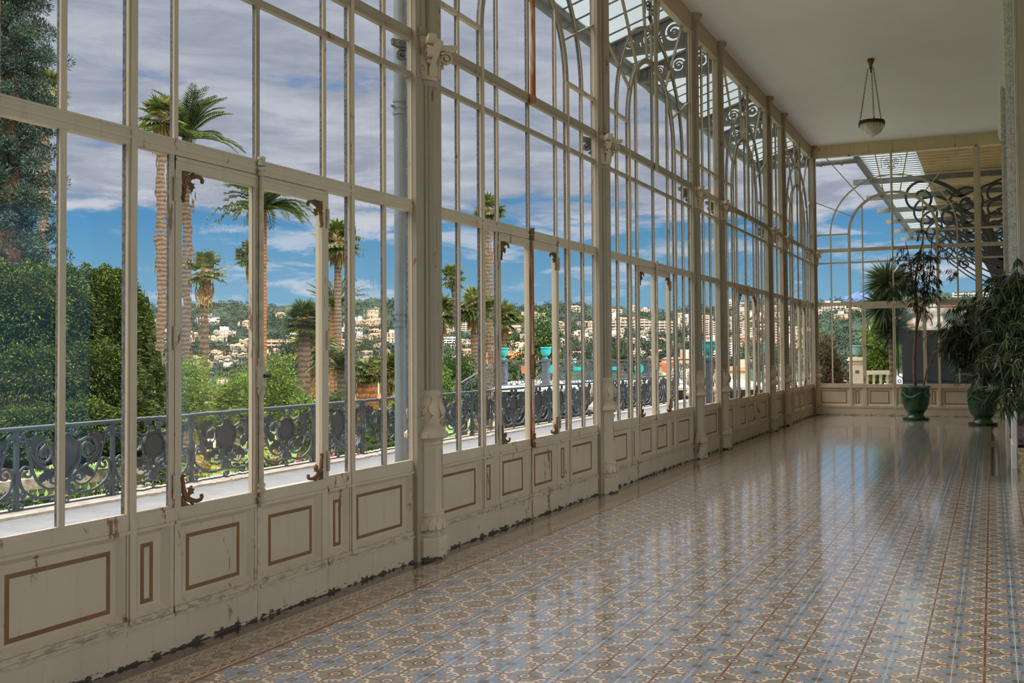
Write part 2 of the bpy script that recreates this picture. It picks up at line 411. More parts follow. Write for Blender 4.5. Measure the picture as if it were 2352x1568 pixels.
# ---- patterned cement-tile floor
def floor():
    m, b = newmat('patterned_cement_tile'); x, y, z = xyz('pos'); P = .2868
    blue, tan, cream, brown, green, dark = srgb(104,138,164), srgb(170,142,116), srgb(214,196,168), srgb(118,70,58), srgb(134,132,116), srgb(96,96,88)
    u = (x-.592)/P; v = (y-4.222)/P
    a = (u-u.f('ROUND')).abs(); bb = (v-v.f('ROUND')).abs()
    l1 = elen(a-.255, bb); l2 = elen(a, bb-.255); d = (l1.f('MINIMUM', l2)-.225).f('MINIMUM', elen(a, bb)-.27)
    hi = a > bb
    ang1 = bb.f('ARCTAN2', a-.255); ang2 = a.f('ARCTAN2', bb-.255); ang = hi*ang1+(1-hi)*ang2
    blot = noise(vec(a, bb, 0.0), 11, 1.0, .4)
    inner = cmix(sstep(blot, .485, .515), blue, tan)
    inner = cmix(sstep(noise(vec(a, bb, 3.0), 60, 2, .6), .5, .62)*.35, inner, srgb(120,120,120))
    arm = ((a < .011)*(bb < .36)+(bb < .011)*(a < .36)).clamp()
    inner = cmix(arm, inner, srgb(206,180,146))
    knob = elen(a, bb-.335).f('MINIMUM', elen(a-.335, bb)) < .024
    inner = cmix(knob, inner, srgb(206,180,146))
    r0 = elen(a, bb)
    inner = cmix(r0 < .105, inner, srgb(126,116,100)); inner = cmix(r0 < .085, inner, dark)
    dash = ((ang*12).f('SINE') > 0.0)
    ring = cmix(dash, brown, cream)
    outc = cmix(sstep(noise(vec(a, bb, 1.0), 34, 2), .5, .56)*.5, green, srgb(150,128,104))
    cr = elen(a-.5, bb-.5)
    outc = cmix(d < .045, outc, cream)
    ln = (a-.5).abs().f('MINIMUM', (bb-.5).abs())
    outc = cmix(ln < .032, outc, srgb(188,150,112)); outc = cmix(ln < .021, outc, brown)
    for rr, cc in ((.125, brown), (.085, cream), (.05, dark)): outc = cmix(cr < rr, outc, cc)
    c = cmix(d < .0, outc, ring); c = cmix(d < -.04, c, tan); c = cmix(d < -.05, c, inner)
    # joints between the square tiles
    j = a.f('MINIMUM', (a-.5).abs()); j2 = bb.f('MINIMUM', (bb-.5).abs())
    jr = noise(vec(x*1.2, y*.35, 0.0), 1.3, 3)
    c = cmix((j < .009)*sstep(jr, .38, .55)*(a < .25), c, srgb(226,216,196))
    c = cmix((j < .006)*(a > .25)+(j2 < .004), c, srgb(92,74,64))
    c = cmix((j < .0035), c, srgb(84,66,56))
    # border along the glazed wall: guilloche with medallions and two chains
    q = (x-.300); t = (y-3.985)/.139; ft = t-t.f('ROUND')
    mr = elen(q/.056, ft*.138/.050)
    bd = srgb(176,158,126)
    wv = (t*PI).f('SINE')*.088
    bd = cmix((((q*60).f('SINE')).abs() < .25), bd, srgb(112,88,70))
    for sg, cc in ((1, srgb(108,122,108)), (-1, srgb(108,122,108))):
        e = (q-wv*sg).abs(); bd = cmix(e < .016, bd, brown); bd = cmix(e < .012, bd, cc); bd = cmix(e < .004, bd, srgb(190,172,140))
    bd = cmix(mr < 1.0, bd, brown); bd = cmix(mr < .84, bd, srgb(118,102,92))
    bd = cmix((mr < .7)*((ft.abs() < .1)), bd, srgb(172,126,94)); bd = cmix(mr < .2, bd, brown)
    chain = (q.abs()-.118).abs(); lk = ((y/.138*2)-((y/.138*2).f('ROUND')))
    lm = elen(chain/.014, lk*.069/.028)
    cb = cmix(lm < 1.25, srgb(104,64,52), srgb(206,186,152)); cb = cmix(lm < .8, cb, srgb(112,70,56)); cb = cmix(lk.abs() > .42, cb, srgb(128,142,136))
    bd = cmix(chain < .022, bd, cb); bd = cmix((chain-.022).abs() < .0035, bd, srgb(188,140,104))
    bn = noise(vec(x*4, y*1.2, 0.0), 3, 5, .7)
    dk = cmix(sstep(bn, .35, .65), srgb(58,36,28), srgb(96,62,50))
    bd = cmix(x < .148, bd, srgb(196,160,112)); bd = cmix(x < .142, bd, dk)
    bd = cmix(x > .448, bd, srgb(170,112,82)); bd = cmix(x > .455, bd, srgb(96,48,40))
    c = cmix(x < .473, c, bd)
    # striped edging in front of the right-hand wall, beyond the pier
    s = ((x-3.9)*62).f('SINE'); sb = cmix(s > .35, srgb(152,132,112), srgb(86,56,46)); sb = cmix(s < -.75, sb, srgb(214,196,168))
    sb = cmix(((x-4.1).abs() < .1), sb, srgb(150,138,120))
    c = cmix((x > 3.885)*(y > 13.2)*(y < 21.6)*((y-17.6).abs() > .55), c, sb)
    c = cmix(.10, c, (.05,.045,.04,1))
    # wear
    wr = noise(vec(x, y, 0.0), 1.1, 6, .65)
    c = cmix(sstep(wr, .5, .75)*.28, c, srgb(176,166,156))
    c = cmix(sstep(noise(vec(x, y, 0.0), 90, 2), .45, .7)*.10, c, srgb(60,50,44))
    h = ((j < .006)+(j2 < .005)).clamp()
    rgh = .085+noise(vec(x, y, 2.0), 5, 4, .6)*.11+h*.3
    bmp = noise(vec(x*1.0, y*1.0, 0.0), 4.5, 2, .5)*.6-h*.25
    setb(b, c, rgh, 0, .6, bmp, .16, .006, Coat_Weight=.42, Coat_Roughness=.06); return m
M['floor'] = floor()
# ------------------------------------------------------------------ sky and sun
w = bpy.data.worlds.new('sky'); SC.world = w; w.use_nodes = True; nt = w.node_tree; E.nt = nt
bg = nt.nodes['Background']; dx, dy, dz = xyz('gen')
hz = (dz+.10).f('MAXIMUM', .02)
p1 = vec(dx/hz, dy/hz, 0.0)
band = noise(vec(dx*2.2, dy*2.2, dz*13), 1.5, 7, .58, .5)
cl = noise(p1, .95, 8, .6, .5)
fine = noise(vec(dx*4, dy*4, dz*18), 2.3, 8, .62, .4)
blue = cmix(sstep(dz, .0, .16), srgb(134,180,204), srgb(76,142,190)); blue = cmix(sstep(dz, .10, .3), blue, srgb(96,136,190))
grey = cmix(sstep(fine, .3, .72), srgb(150,158,176), srgb(188,192,203))
cov = sstep(dz, .10, .165)*.62+(band-.5)*1.5+(fine-.5)*.9+sstep(dz, .05, .0)*.12
cov = sstep(cov, .22, .52)
sky = cmix(cov, blue, grey)
puff = sstep((band*.5+fine*.7), .60, .72)*sstep(dz, .30, .02)
sky = cmix(puff*.8, sky, srgb(214,217,226))
top = cmix(sstep(dz, .33, .5), sky, (.45,.46,.48,1)); sky = top
boost = 1+sstep(dz, .36, .62)*SKY_TOP+sstep(dx, .22, .6)*SKY_SIDE  # sky brightened out of view, overhead and to the right, to light the interior
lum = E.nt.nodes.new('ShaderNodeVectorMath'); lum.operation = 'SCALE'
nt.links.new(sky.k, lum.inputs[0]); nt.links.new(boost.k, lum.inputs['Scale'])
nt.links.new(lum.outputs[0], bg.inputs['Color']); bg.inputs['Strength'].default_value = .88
sun = bpy.data.lights.new('sun', 'SUN'); sun.energy = SUN_E; sun.angle = .012; sun.color = (1, .93, .82)
so = bpy.data.objects.new('sun', sun); COL.objects.link(so)
so.rotation_euler = Vector((.50, -.36, .80)).to_track_quat('Z', 'Y').to_euler(); so.location = (20, -15, 40)
# ------------------------------------------------------------------ room shell
YE, ZC, ZB = 24.50, 6.40, 6.105           # end wall plane, ceiling height, underside of the wall beams
YB = -6.0
def struct(name, mb, mat, label, cat, parent=None, **k):
    o = mb.obj(name, mat, parent, **k)
    if parent is None: tag(o, label, cat, None, 'structure')
    return o
struct('floor', MB().box((0.0,YB,-.12), (9.2,YE,0)), M['floor'], 'patterned blue and brown cement tile floor of the gallery', 'floor')
struct('ceiling', MB().box((0.0,YB,ZC), (9.2,YE,ZC+.3)), M['ceil'], 'plain off-white ceiling of the glazed gallery', 'ceiling')
# right-hand wall: recesses between piers; unseen doorways added to let daylight in
rw = MB(); rw.box((5.25,15.0,0), (5.5,YE,ZC)); rw.box((5.0,14.0,0), (9.2,14.3,ZC)); rw.box((4.95,YB,3.1), (5.3,14.0,ZC))
for y in (YB,-1.2,3.6,8.4,13.2): rw.box((4.95,y,0), (5.3,y+.8,3.1))
struct('wall_right', rw, M['plaster'], 'grey-beige plaster wall on the right of the gallery, tall unseen openings added for daylight', 'wall')
struct('wall_back', MB().box((-.1,YB-.2,0), (9.2,YB,ZC)), M['plaster'], 'plaster wall closing the gallery behind the viewpoint', 'wall')
struct('wall_left', MB().box((-.2,YB,0), (0,-.9,ZC)), M['plaster'], 'plaster wall left of the glazed bays behind the viewpoint', 'wall')
# unseen upper storeys added, and roof extended right, to block the sun
struct('roof', MB().box((-.2,YB,ZC+.3), (9.4,YE+.1,ZC+.6)), M['plaster'], 'flat roof slab over the gallery', 'roof')
struct('wall_upper', MB().box((.3,YB,ZC+.6), (9.4,YE,15)), M['plaster'], 'unseen upper storeys added above the gallery roof to shade the terrace', 'wall')
# carved cornice along the right wall under the ceiling
co_ = MB(); n = 60
prof = [(4.165,6.39),(4.15,6.30),(4.18,6.20),(4.26,6.12),(4.40,6.06),(5.26,6.04),(5.26,6.39)]
for y0, y1 in ((14.95,YE-.02),):
    vs = [(p[0],y,p[1]) for y in (y0,y1) for p in prof]; k = len(prof)
    co_.add(vs, [(i, (i+1) % k, k+(i+1) % k, k+i) for i in range(k)]+[tuple(range(k))[::-1], tuple(range(k,2*k))])
struct('trim_1', co_, M['carved'], 'carved plaster cornice along the top of the right wall', 'cornice')
def pier(y0, y1, x0, label, cat='pier'):
    t = thing('trim_%d' % (2+len([o for o in COL.objects if o.name.startswith('trim_')])), label, cat, kind='structure')
    MB().box((x0+.10,y0,.98), (5.26,y1,6.38)).obj('pier_body', M['plaster'], t)
    c = MB()
    nz = 120; ny = 10
    # carved strips on the corner: front face and gallery face, leaves standing proud
    c.box((x0+.012,y0-.012,1.02), (x0+.10,y1-.02,6.30))
    for i in range(64):
        z = 1.06+i*.081
        for k in range(2):
            cx = x0+.035+.04*k; sg = 1 if (i+k) % 2 else -1
            pl = lambda u, v, nn, cx=cx: (cx+u, y0-.016+nn, z+v)
            c.plate([(-.022*sg,-.03),(.004*sg,-.034),(.022*sg,.0),(.012*sg,.03),(-.004*sg,.012),(-.016*sg,.0)], .016, pl)
        pl2 = lambda u, v, nn: (x0+.006+nn, y0+.12+u*3, z+v)
        c.plate([(-.022,-.03),(.02,-.02),(.03,.02),(-.01,.03)], .014, pl2)
    c.obj('carved_strip', M['carved'], t)
    m = MB(); m.box((x0+.10,y0-.022,1.0), (x0+.118,y0+.02,6.38)); m.box((x0+.122,y0-.012,1.0), (x0+.135,y0+.02,6.38))
    m.obj('moulding', M['mould'], t)
    b = MB(); b.box((x0,y0-.01,0), (x0+.05,y1,.86)); b.box((x0-.012,y0-.02,0), (x0+.045,y1+.01,.30)); b.box((x0-.008,y0-.015,.86), (x0+.11,y1,.98))
    b.box((x0-.004,y0+.01,.33), (x0+.0,y1-.05,.80)); b.obj('base_board', M['mould'], t)
    MB().box((x0+.05,y0,0), (x0+.062,y0+.05,.98)).obj('base_frame', M['cream'], t)
    MB().box((x0+.064,y0+.006,.30), (5.26,y1,.97)).obj('violet_panel', M['marble_v'], t)
    MB().box((x0+.060,y0-.004,0), (5.26,y1,.26)).obj('marble_plinth', M['marble_c'], t)
    return t
pier(14.10, 15.0, 4.17, 'carved white pier with marble base on the right wall, nearest the viewpoint')
pier(19.4, 20.3, 4.165, 'carved white pier on the right wall behind the potted trees')
# beams over the glazing
bm = MB(); bm.box((-.06,-1.0,ZB), (.03,YE,ZC)); bm.box((-.05,-1,ZB-.012), (.045,YE,ZB+.02))
struct('trim_4', bm, M['beam'], 'long cream iron beam between the side glazing and the ceiling', 'beam')
bm = MB(); bm.box((0,YE-.03,ZB+.01), (5.3,YE+.06,ZC)); bm.box((0,YE-.045,ZB), (3.70,YE+.05,ZB+.03))
for x in (1.86, 3.69, .9): bm.box((x-.02,YE-.045,ZB), (x+.02,YE,ZC))
struct('trim_5', bm, paint('cream_beam_rust', srgb(222,202,164), 0, .9), 'rust streaked cream beam above the end glazing', 'beam')
bt = MB(); bt.box((.002,-1,0), (.02,YE,.012)); 
# ------------------------------------------------------------------ glazed bays
YP = lambda x: (lambda u, v, n: (x+n, u, v))          # plane of the wall: u along the wall, v up, n into the room
def arc(r, a0, a1, n=28, z0=4.265): return [(r*math.cos(math.radians(a0+(a1-a0)*i/n)), z0+r*math.sin(math.radians(a0+(a1-a0)*i/n))) for i in range(n+1)]
def spiral(cx, cy, r0, r1, a0, a1, n=20):
    return [(cx+(r0+(r1-r0)*i/n)*math.cos(a0+(a1-a0)*i/n), cy+(r0+(r1-r0)*i/n)*math.sin(a0+(a1-a0)*i/n)) for i in range(n+1)]
Z0 = 4.265; RI, RO = .932, 1.34; HW = 1.708
SILL, TR0, TR1 = .733, 2.572, 2.657
def vbar(mb, y, w, z0, z1, d0=-.035, d1=0.0):
    # T-shaped glazing bar: face flat towards the room, narrow web towards the glass
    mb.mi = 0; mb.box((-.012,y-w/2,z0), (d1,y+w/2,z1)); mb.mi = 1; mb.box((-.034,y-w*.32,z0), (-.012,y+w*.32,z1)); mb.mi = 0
def hbar(mb, z0, z1, y0, y1, d0=-.05, d1=.0): mb.box((d0,y0,z0), (d1,y1,z1))
def dado(parent, y0, y1, gy0, gy1, mats, x=-.028):
    """one boxed panel under the glass with its painted line"""
    p = MB(); p.box((x-.02,y0,.20), (x,y1,.665))
    w = min(.035, (y1-y0)*.16)
    p.frame(y0, y1, .225, .655, w*.45, .0, x+.016); p.frame(y0+w*.45, y1-w*.45, .225+w*.45, .655-w*.45, w*.55, x+.016, x+.0005)
    d = p.obj('dado_panel', mats[0], parent)
    g = MB(); gw = .021
    for a in ((gy0,.278,gy1,.278+gw),(gy0,.578-gw,gy1,.578),(gy0,.278+gw,gy0+gw,.578-gw),(gy1-gw,.278+gw,gy1,.578-gw)):
        g.box((x-.004,a[0],a[1]), (x+.002,a[2],a[3]))
    g.obj('gold_line', mats[1], d)
def panes(parent, rects, mat, x=-.02, name='pane', t=None):
    p = MB()
    for y0, z0, y1, z1 in rects:
        if t: p.box((x-t,y0,z0), (x,y1,z1))
        else: p.add([(x,y0,z0),(x,y1,z0),(x,y1,z1),(x,y0,z1)], [(0,1,2,3)])
    return p.obj(name, mat, parent)
def build_window(label, c, end=False, frost=False, wav=()):
    n_ = 1+len([o for o in COL.objects if o.name.startswith('window_')])
    t = thing('window_%d' % n_, label, 'window', (0,c,0), kind='structure')
    cr, gd = (M['cream_end'], M['gold_end']) if end else (M['cream'], M['gold'])
    hi = M['cream_end'] if end else M['cream_dim']
    f = MB()
    for s in (-1, 1):
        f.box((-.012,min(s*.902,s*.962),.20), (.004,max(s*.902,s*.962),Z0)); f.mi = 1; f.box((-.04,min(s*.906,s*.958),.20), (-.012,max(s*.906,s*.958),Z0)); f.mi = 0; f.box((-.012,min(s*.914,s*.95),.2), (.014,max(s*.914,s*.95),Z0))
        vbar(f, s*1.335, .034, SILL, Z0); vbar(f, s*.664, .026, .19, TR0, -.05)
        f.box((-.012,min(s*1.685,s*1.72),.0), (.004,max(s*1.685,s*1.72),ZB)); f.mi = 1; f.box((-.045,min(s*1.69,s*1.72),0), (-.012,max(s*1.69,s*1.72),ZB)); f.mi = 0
        vbar(f, s*.64, .03, TR1, Z0+math.sqrt(RI*RI-.64**2)-.02)
        a, b = sorted((s*.662, s*1.70))
        hbar(f, .655, SILL, min(a,b) if s > 0 and False else (a if s < 0 else .6495), b if s > 0 else -.6495, -.047, .0058); f.box((.0,a,.648), (.0165,b,.664)); f.box((-.03,a,SILL), (-.002,b,SILL+.012))
        a2, b2 = sorted((s*.649, s*1.70)); f.box((-.05,a2,0), (.0058,b2,.19)); f.box((.0,a,.178), (.018,b,.196)); f.box((.0,a,.196), (.01,b,.225))
        a, b = sorted((s*RI, s*1.70)); hbar(f, Z0-.02, Z0+.02, a, b, -.037, .0015)
    # transoms
    hbar(f, TR0, TR1, -1.70, 1.70, -.055, .0062); f.box((0,-1.70,TR0+.028), (.012,1.70,TR0+.046)); f.box((0,-1.70,TR1-.012), (.012,1.70,TR1))
    f.obj('frame', [cr, M['frame_out']], t)
    h = MB(); hbar(h, 3.845, 3.93, -1.70, 1.70, -.036, .0062); h.box((0,-1.7,3.868), (.013,1.7,3.878)); hbar(h, 3.57, 3.61, -1.70, 1.70, -.038, .0022)
    vbar(h, 0, .03, TR1, Z0+RI)
    pl = YP(-.015)
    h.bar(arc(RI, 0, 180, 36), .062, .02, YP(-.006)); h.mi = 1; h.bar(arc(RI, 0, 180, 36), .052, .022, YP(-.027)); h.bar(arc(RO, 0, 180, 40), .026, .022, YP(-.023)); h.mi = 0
    h.bar(arc(RO, 0, 180, 40), .030, .014, YP(.0)); 
    for a in (25.5, 52.5, 79.5, 100.5, 127.5, 154.5, 90):
        ca, sa = math.cos(math.radians(a)), math.sin(math.radians(a))
        r1 = min((1.70/abs(ca)) if abs(ca) > .01 else 99, (ZB-Z0)/sa)
        h.bar([(RI*ca, Z0+RI*sa), (r1*ca, Z0+r1*sa)], .022, .033, pl)
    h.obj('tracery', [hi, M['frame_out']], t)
    # little iron scrolls between the two upright radial bars
    o = MB(); pl = YP(-.02)
    for s in (-1, 1):
        for cyy in (5.93,):
            o.bar([(s*(p[0]), p[1]) for p in spiral(.10, cyy-.03, .075, .012, PI*.9, -PI*2.2, 26)], .010, .012, pl)
            o.bar([(s*p[0], p[1]) for p in spiral(.055, cyy-.16, .045, .01, PI*.5, PI*2.9, 20)], .009, .012, pl)
            o.bar([(s*.02,cyy-.21),(s*.06,cyy-.10),(s*.03,cyy-.02),(s*.01,cyy+.05)], .008, .012, pl)
            o.bar([(s*.21,cyy-.16),(s*.215,cyy+.05),(s*.15,cyy+.13)], .008, .012, pl)
    o.obj('scroll_ornament', M['black_iron'], t)
    p = MB(); p.tube([(.045,0,3.85),(.045,0,ZB+.05)], .026, 10); p.tube([(.045,0,3.83),(.045,0,3.90)], .032, 10)
    p.obj('bolt_pole', M['rodrust'] if 'rust' in wav else (hi if not end else hi), t, 40)
    # panels
    dado(t, -1.685, -.964, -1.60, -1.035, (cr, gd)); dado(t, .964, 1.685, 1.02, 1.585, (cr, gd))
    dado(t, -.90, -.678, -.845, -.765, (cr, gd)); dado(t, .678, .90, .76, .84, (cr, gd))
    # glass
    lo = {'L2': (-1.70,-1.335), 'L1': (-1.335,-.93), 'L0': (-.93,-.66), 'R0': (.66,.93), 'R1': (.93,1.335), 'R2': (1.335,1.70)}
    clear = []; wv = []; fr = []
    for k, (a, b) in lo.items():
        (fr if frost and k[0] == 'R' else wv if k in wav else clear).append((a, SILL, b, TR0))
    if wv: panes(t, wv, M['wavy'], -.014, 'old_pane', .006)
    if fr:
        panes(t, fr, M['frost'], -.02, 'frosted_pane')
        e = MB(); y0, y1, z0, z1 = .72, 1.62, .80, 2.49
        e.bar([(y0,z0),(y1-.11,z0)]+[(y1-.11*math.cos(q*PI/12),z0+.11*math.sin(q*PI/12)) for q in range(1,6)]+[(y1,z0+.12),(y1,z1-.12)]+
              [(y1-.11*math.sin(q*PI/12),z1-.11*math.cos(q*PI/12)) for q in range(1,6)]+[(y1-.12,z1),(y0,z1)], .022, .003, YP(-.017))
        for zz in (z0-.0, z1+.0): e.bar([(y1+.0+.035*math.cos(q*PI/8),zz+.035*math.sin(q*PI/8)) for q in range(16)], .016, .003, YP(-.017), True)
        e.obj('etched_border', M['etch'], t)
    up = [(-1.70,TR1,1.70,ZB)]
    panes(t, clear+up, M['pane'])
    return t
def corner_ornament(mb, sx, sz, y, z):
    """pierced iron corner piece; sx, sz give the side it faces"""
    pl = lambda u, v, n: (.006+n, y+u*sx*.66, z+v*sz*.66)
    mb.plate([(0,0),(.085,0),(.05,.022),(.022,.05),(0,.085)], .012, pl)
    mb.bar([(.0,.23),(.012,.19),(.02,.13),(.035,.085),(.06,.055),(.10,.035),(.16,.022),(.205,.028),(.222,.05),(.215,.07)], [.026,.026,.03,.04,.046,.04,.03,.026,.024,.02], .0136, pl)
    mb.bar([(0,.23),(.012,.245),(.024,.235)], .016, .0144, pl)
    mb.bar([(.045,.055),(.075,.09),(.10,.105)], .03, .0128, pl); mb.bar([(.0,.12),(.02,.105),(.035,.12)], .018, .0152, pl); mb.bar([(.12,.0),(.105,.02),(.12,.035)], .018, .0152, pl)
    mb.plate([(.085,.09),(.125,.085),(.118,.105),(.135,.125),(.11,.128),(.105,.155),(.088,.135),(.07,.14),(.078,.115)], .0112, pl)
def build_door(side, label, c, end=False, mat='pane', bolt=True, rust=False):
    n_ = 1+len([o for o in COL.objects if o.name.startswith('door_')])
    t = thing('door_%d' % n_, label, 'door', (0,c,0), kind='structure')
    s = side; cr, gd = (M['cream_end'], M['gold_end']) if end else (M['cream'], M['gold'])
    oy, iy = .648, .004; st = .046; it = .026
    A = lambda a, b: sorted((s*a, s*b))
    f = MB()
    for a, b, z0, z1, d0, d1 in ((oy-st,oy,.0,TR0-.004,-.045,.004), (iy,iy+it,.0,TR0-.004,-.045,.004),
                                 (iy,oy,2.497,TR0-.004,-.045,.0055), (iy,oy,.662,SILL,-.045,.0055), (iy,oy,.0,.19,-.045,.0058)):
        y0, y1 = A(a, b); f.box((d0,y0,z0), (d1,y1,z1))
    y0, y1 = A(iy, oy); f.box((.0,y0,.650), (.016,y1,.667)); f.box((.0,y0,.178), (.018,y1,.196)); f.box((.0,y0,.196), (.01,y1,.225))
    f.box((.0,y0,2.545), (.014,y1,2.556))
    f.obj('leaf_frame', cr, t)
    a, b = A(oy-st, iy+it); g0, g1 = A(.125, .535)
    dado(t, a, b, g0, g1, (cr, gd))
    if mat == 'wavy': panes(t, [(a,SILL,b,2.497)], M['wavy'], -.014, 'old_pane', .006)
    else: panes(t, [(a,SILL,b,2.497)], M[mat], name='frosted_pane' if mat == 'frost' else 'pane')
    if mat == 'frost':
        e = MB(); y0, y1, z0, z1 = .075, .60, .80, 2.45
        e.bar([(y1+.1,z0),(y0+.11,z0)]+[(y0+.11*math.cos(q*PI/12),z0+.11*math.sin(q*PI/12)) for q in range(1,6)]+[(y0,z0+.12),(y0,z1-.12)]+
              [(y0+.11*math.sin(q*PI/12),z1-.11*math.cos(q*PI/12)) for q in range(1,6)]+[(y0+.12,z1)], .022, .003, YP(-.017))
        for zz in (z0, z1-.02): e.bar([(y0+.02+.035*math.cos(q*PI/8),zz+.0+.035*math.sin(q*PI/8)) for q in range(16)], .016, .003, YP(-.017), True)
        e.obj('etched_border', M['etch'], t)
    for z in (.78, 1.55, 2.33):
        h = MB(); h.tube([(.012,s*.655,z),(.012,s*.655,z+.125)], .011, 8); h.tube([(.012,s*.655,z+.06),(.012,s*.655,z+.066)], .014, 8)
        h.obj('hinge', M['rod'], t, 40)
    if not end:
        for zz, sz in ((SILL, 1), (2.497, -1)):
            q = MB(); corner_ornament(q, -s, sz, s*(oy-st), zz); q.obj('corner_bracket', M['rust'], t)
    if bolt:
        r = MB(); r.box((.0,-.022,.70), (.012,.02,TR0)); r.box((-.03,-.012,0), (.008,.012,.72)); r.tube([(.028,-.004,.66),(.028,-.004,2.60)], .014, 10)
        rod = r.obj('bolt_rod', M['rodrust'] if rust else M['rod'], t, 40)
        h = MB(); h.box((.006,-.024,1.335), (.046,.018,1.455))
        for z, rr in ((1.325,.02),(1.31,.024),(1.30,.02),(1.29,.016),(1.46,.022),(1.475,.018),(1.49,.02),(1.50,.016)): h.tube([(.028,-.004,z-.008),(.028,-.004,z+.008)], rr, 12)
        for zb in (.66, .74, 2.57, 2.63):
            for dz_, rr in ((0,.024),(.018,.019),(.034,.023)): h.tube([(.028,-.004,zb+dz_-.009),(.028,-.004,zb+dz_+.009)], rr, 12)
        h.obj('bolt_case', M['rust'] if rust else M['rod'], rod, 40)
        k = MB(); k.tube([(.046,.0,1.40),(.062,.008,1.40),(.075,.012,1.40)], [.012,.008,.013], 10); k.obj('bolt_knob', M['black_iron'], rod, 40)
    return t
def fluted(prof, c, n): return MB()
def build_column(label, y):
    t = thing('iron_column', label, 'column', (.004,y,0), group='cast iron columns of the glazed wall', kind='thing')
    K = PI/8
    b = MB(); b.lathe([(.128,0),(.128,.15),(.122,.17)], n=8, rot=K); b.obj('plinth', M['cream'], t)
    b = MB(); b.lathe([(.118,.17),(.126,.19),(.118,.205),(.112,.21),(.128,.235),(.124,.275),(.110,.31),(.104,.315),(.112,.33),(.106,.345)], n=24)
    for i in range(16):
        a = 2*PI*i/16; ca, sa = math.cos(a), math.sin(a)
        pl = lambda u, v, nn, ca=ca, sa=sa: ((.126+nn-.18*(v-.23))*ca-u*sa, (.126+nn-.18*(v-.23))*sa+u*ca, v)
        b.plate([(-.019,.225),(.019,.225),(.017,.26),(0,.305),(-.017,.26)], .012, pl)
    b.obj('leaf_collar', M['cream'], t, 50)
    b = MB(); b.lathe([(.103,.345),(.103,.36),(.096,.37),(.093,.80),(.104,.82),(.104,.835),(.094,.85),(.094,.865)], n=8, rot=K); b.obj('pedestal', M['cream'], t, 30)
    b = MB(); b.lathe([(.094,.865),(.112,.885),(.138,.90),(.138,.935),(.128,.942),(.098,.985),(.084,1.0)], n=8, rot=K); b.obj('slab', M['cream'], t, 30)
    b = MB(); b.lathe([(.080,1.0),(.094,1.03),(.110,1.075),(.112,1.095),(.104,1.14),(.088,1.19),(.080,1.205),(.090,1.215),(.094,1.228),(.086,1.24),(.078,1.25)], n=24)
    for i in range(10):
        a = 2*PI*i/10; ca, sa = math.cos(a), math.sin(a)
        def pl(u, v, nn, ca=ca, sa=sa):
            r = (.113 if v < 1.1 else .113-(v-1.1)*.28)+nn
            return (r*ca-u*sa, r*sa+u*ca, v)
        b.plate([(-.012,1.07),(.012,1.07),(.03,1.10),(.026,1.135),(.010,1.15),(0,1.20),(-.010,1.15),(-.026,1.135),(-.03,1.10)], .014, pl)
        b.plate([(-.014,1.04),(.014,1.04),(0,1.075)], .01, pl)
    b.obj('bulb', M['cream'], t, 50)
    b = MB(); b.lathe([(.080,1.25),(.078,1.27),(.070,3.50),(.072,3.53)], n=64, flute=16, fd=.10); b.lathe([(.076,3.525),(.086,3.54),(.088,3.56),(.078,3.575)], n=24)
    b.obj('shaft', M['cream_dim'], t, 30)
    b = MB(); b.lathe([(.078,3.575),(.082,3.60),(.074,3.65),(.078,3.72),(.098,3.80)], n=24)
    for i in range(8):
        a = 2*PI*i/8+PI/8; ca, sa = math.cos(a), math.sin(a)
        def pl(u, v, nn, ca=ca, sa=sa):
            r = .082+(max(0, v-3.60)**1.6)*.32+nn; return (r*ca-u*sa, r*sa+u*ca, v)
        b.plate([(-.03,3.60),(.03,3.60),(.032,3.66),(.02,3.70),(.024,3.715),(0,3.755),(-.024,3.715),(-.02,3.70),(-.032,3.66)], .016, pl)
    b.lathe([(.094,3.80),(.105,3.815),(.108,3.84),(.12,3.855),(.12,3.885)], n=8, rot=K)
    cap = b.obj('capital', M['cream'], t, 50)
    for a in (PI*.25, PI*.75, PI*1.25, PI*1.75):
        v = MB(); ca, sa = math.cos(a), math.sin(a); tx, ty = -sa, ca
        for sgn in (1,):
            pl = lambda u, vv, nn, ca=ca, sa=sa, tx=tx, ty=ty: (ca*(.135+u)+tx*nn, sa*(.135+u)+ty*nn, 3.765+vv)
            v.bar(spiral(0, 0, .045, .008, PI*.75, PI*.75-PI*3.6, 30), [.016-.008*i/30 for i in range(31)], .04, pl)
            v.tube([pl(0,0,-.028), pl(0,0,.028)], .014, 10)
            v.plate([(-.05,.058),(-.05,.095),(.075,.112),(.07,.075),(.03,.055)], .05, pl)
            v.tube([pl(-.03,-.055,-.01), pl(-.02,-.068,.012)], .016, 8)
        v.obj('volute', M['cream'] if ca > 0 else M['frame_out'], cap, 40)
    b = MB(); b.box((-.02,-.12,3.885), (.028,.12,6.33)); b.box((-.02,-.10,3.885), (.034,-.045,6.33)); b.box((-.02,.045,3.885), (.034,.10,6.33))
    b.tube([(.034,0,3.87),(.034,0,6.30)], .036, 16); b.box((-.02,-.125,3.885), (.036,.125,3.96))
    b.lathe([(.06,6.30),(.07,6.32),(.092,6.35),(.105,6.40)], (.02,0,0), 8, rot=K)
    b.obj('upper_shaft', M['cream_dim'], t, 40)
    b = MB(); b.box((-.03,-.155,0), (.03,.155,6.1)); b.obj('backing_post', M['cream_dim'], t)
    return t
ords = ['nearest', 'second', 'third', 'fourth', 'fifth', 'sixth', 'farthest']
CY = [2.88, 6.632, 10.378, 14.135, 15.61, 19.35, 20.82, 24.53]
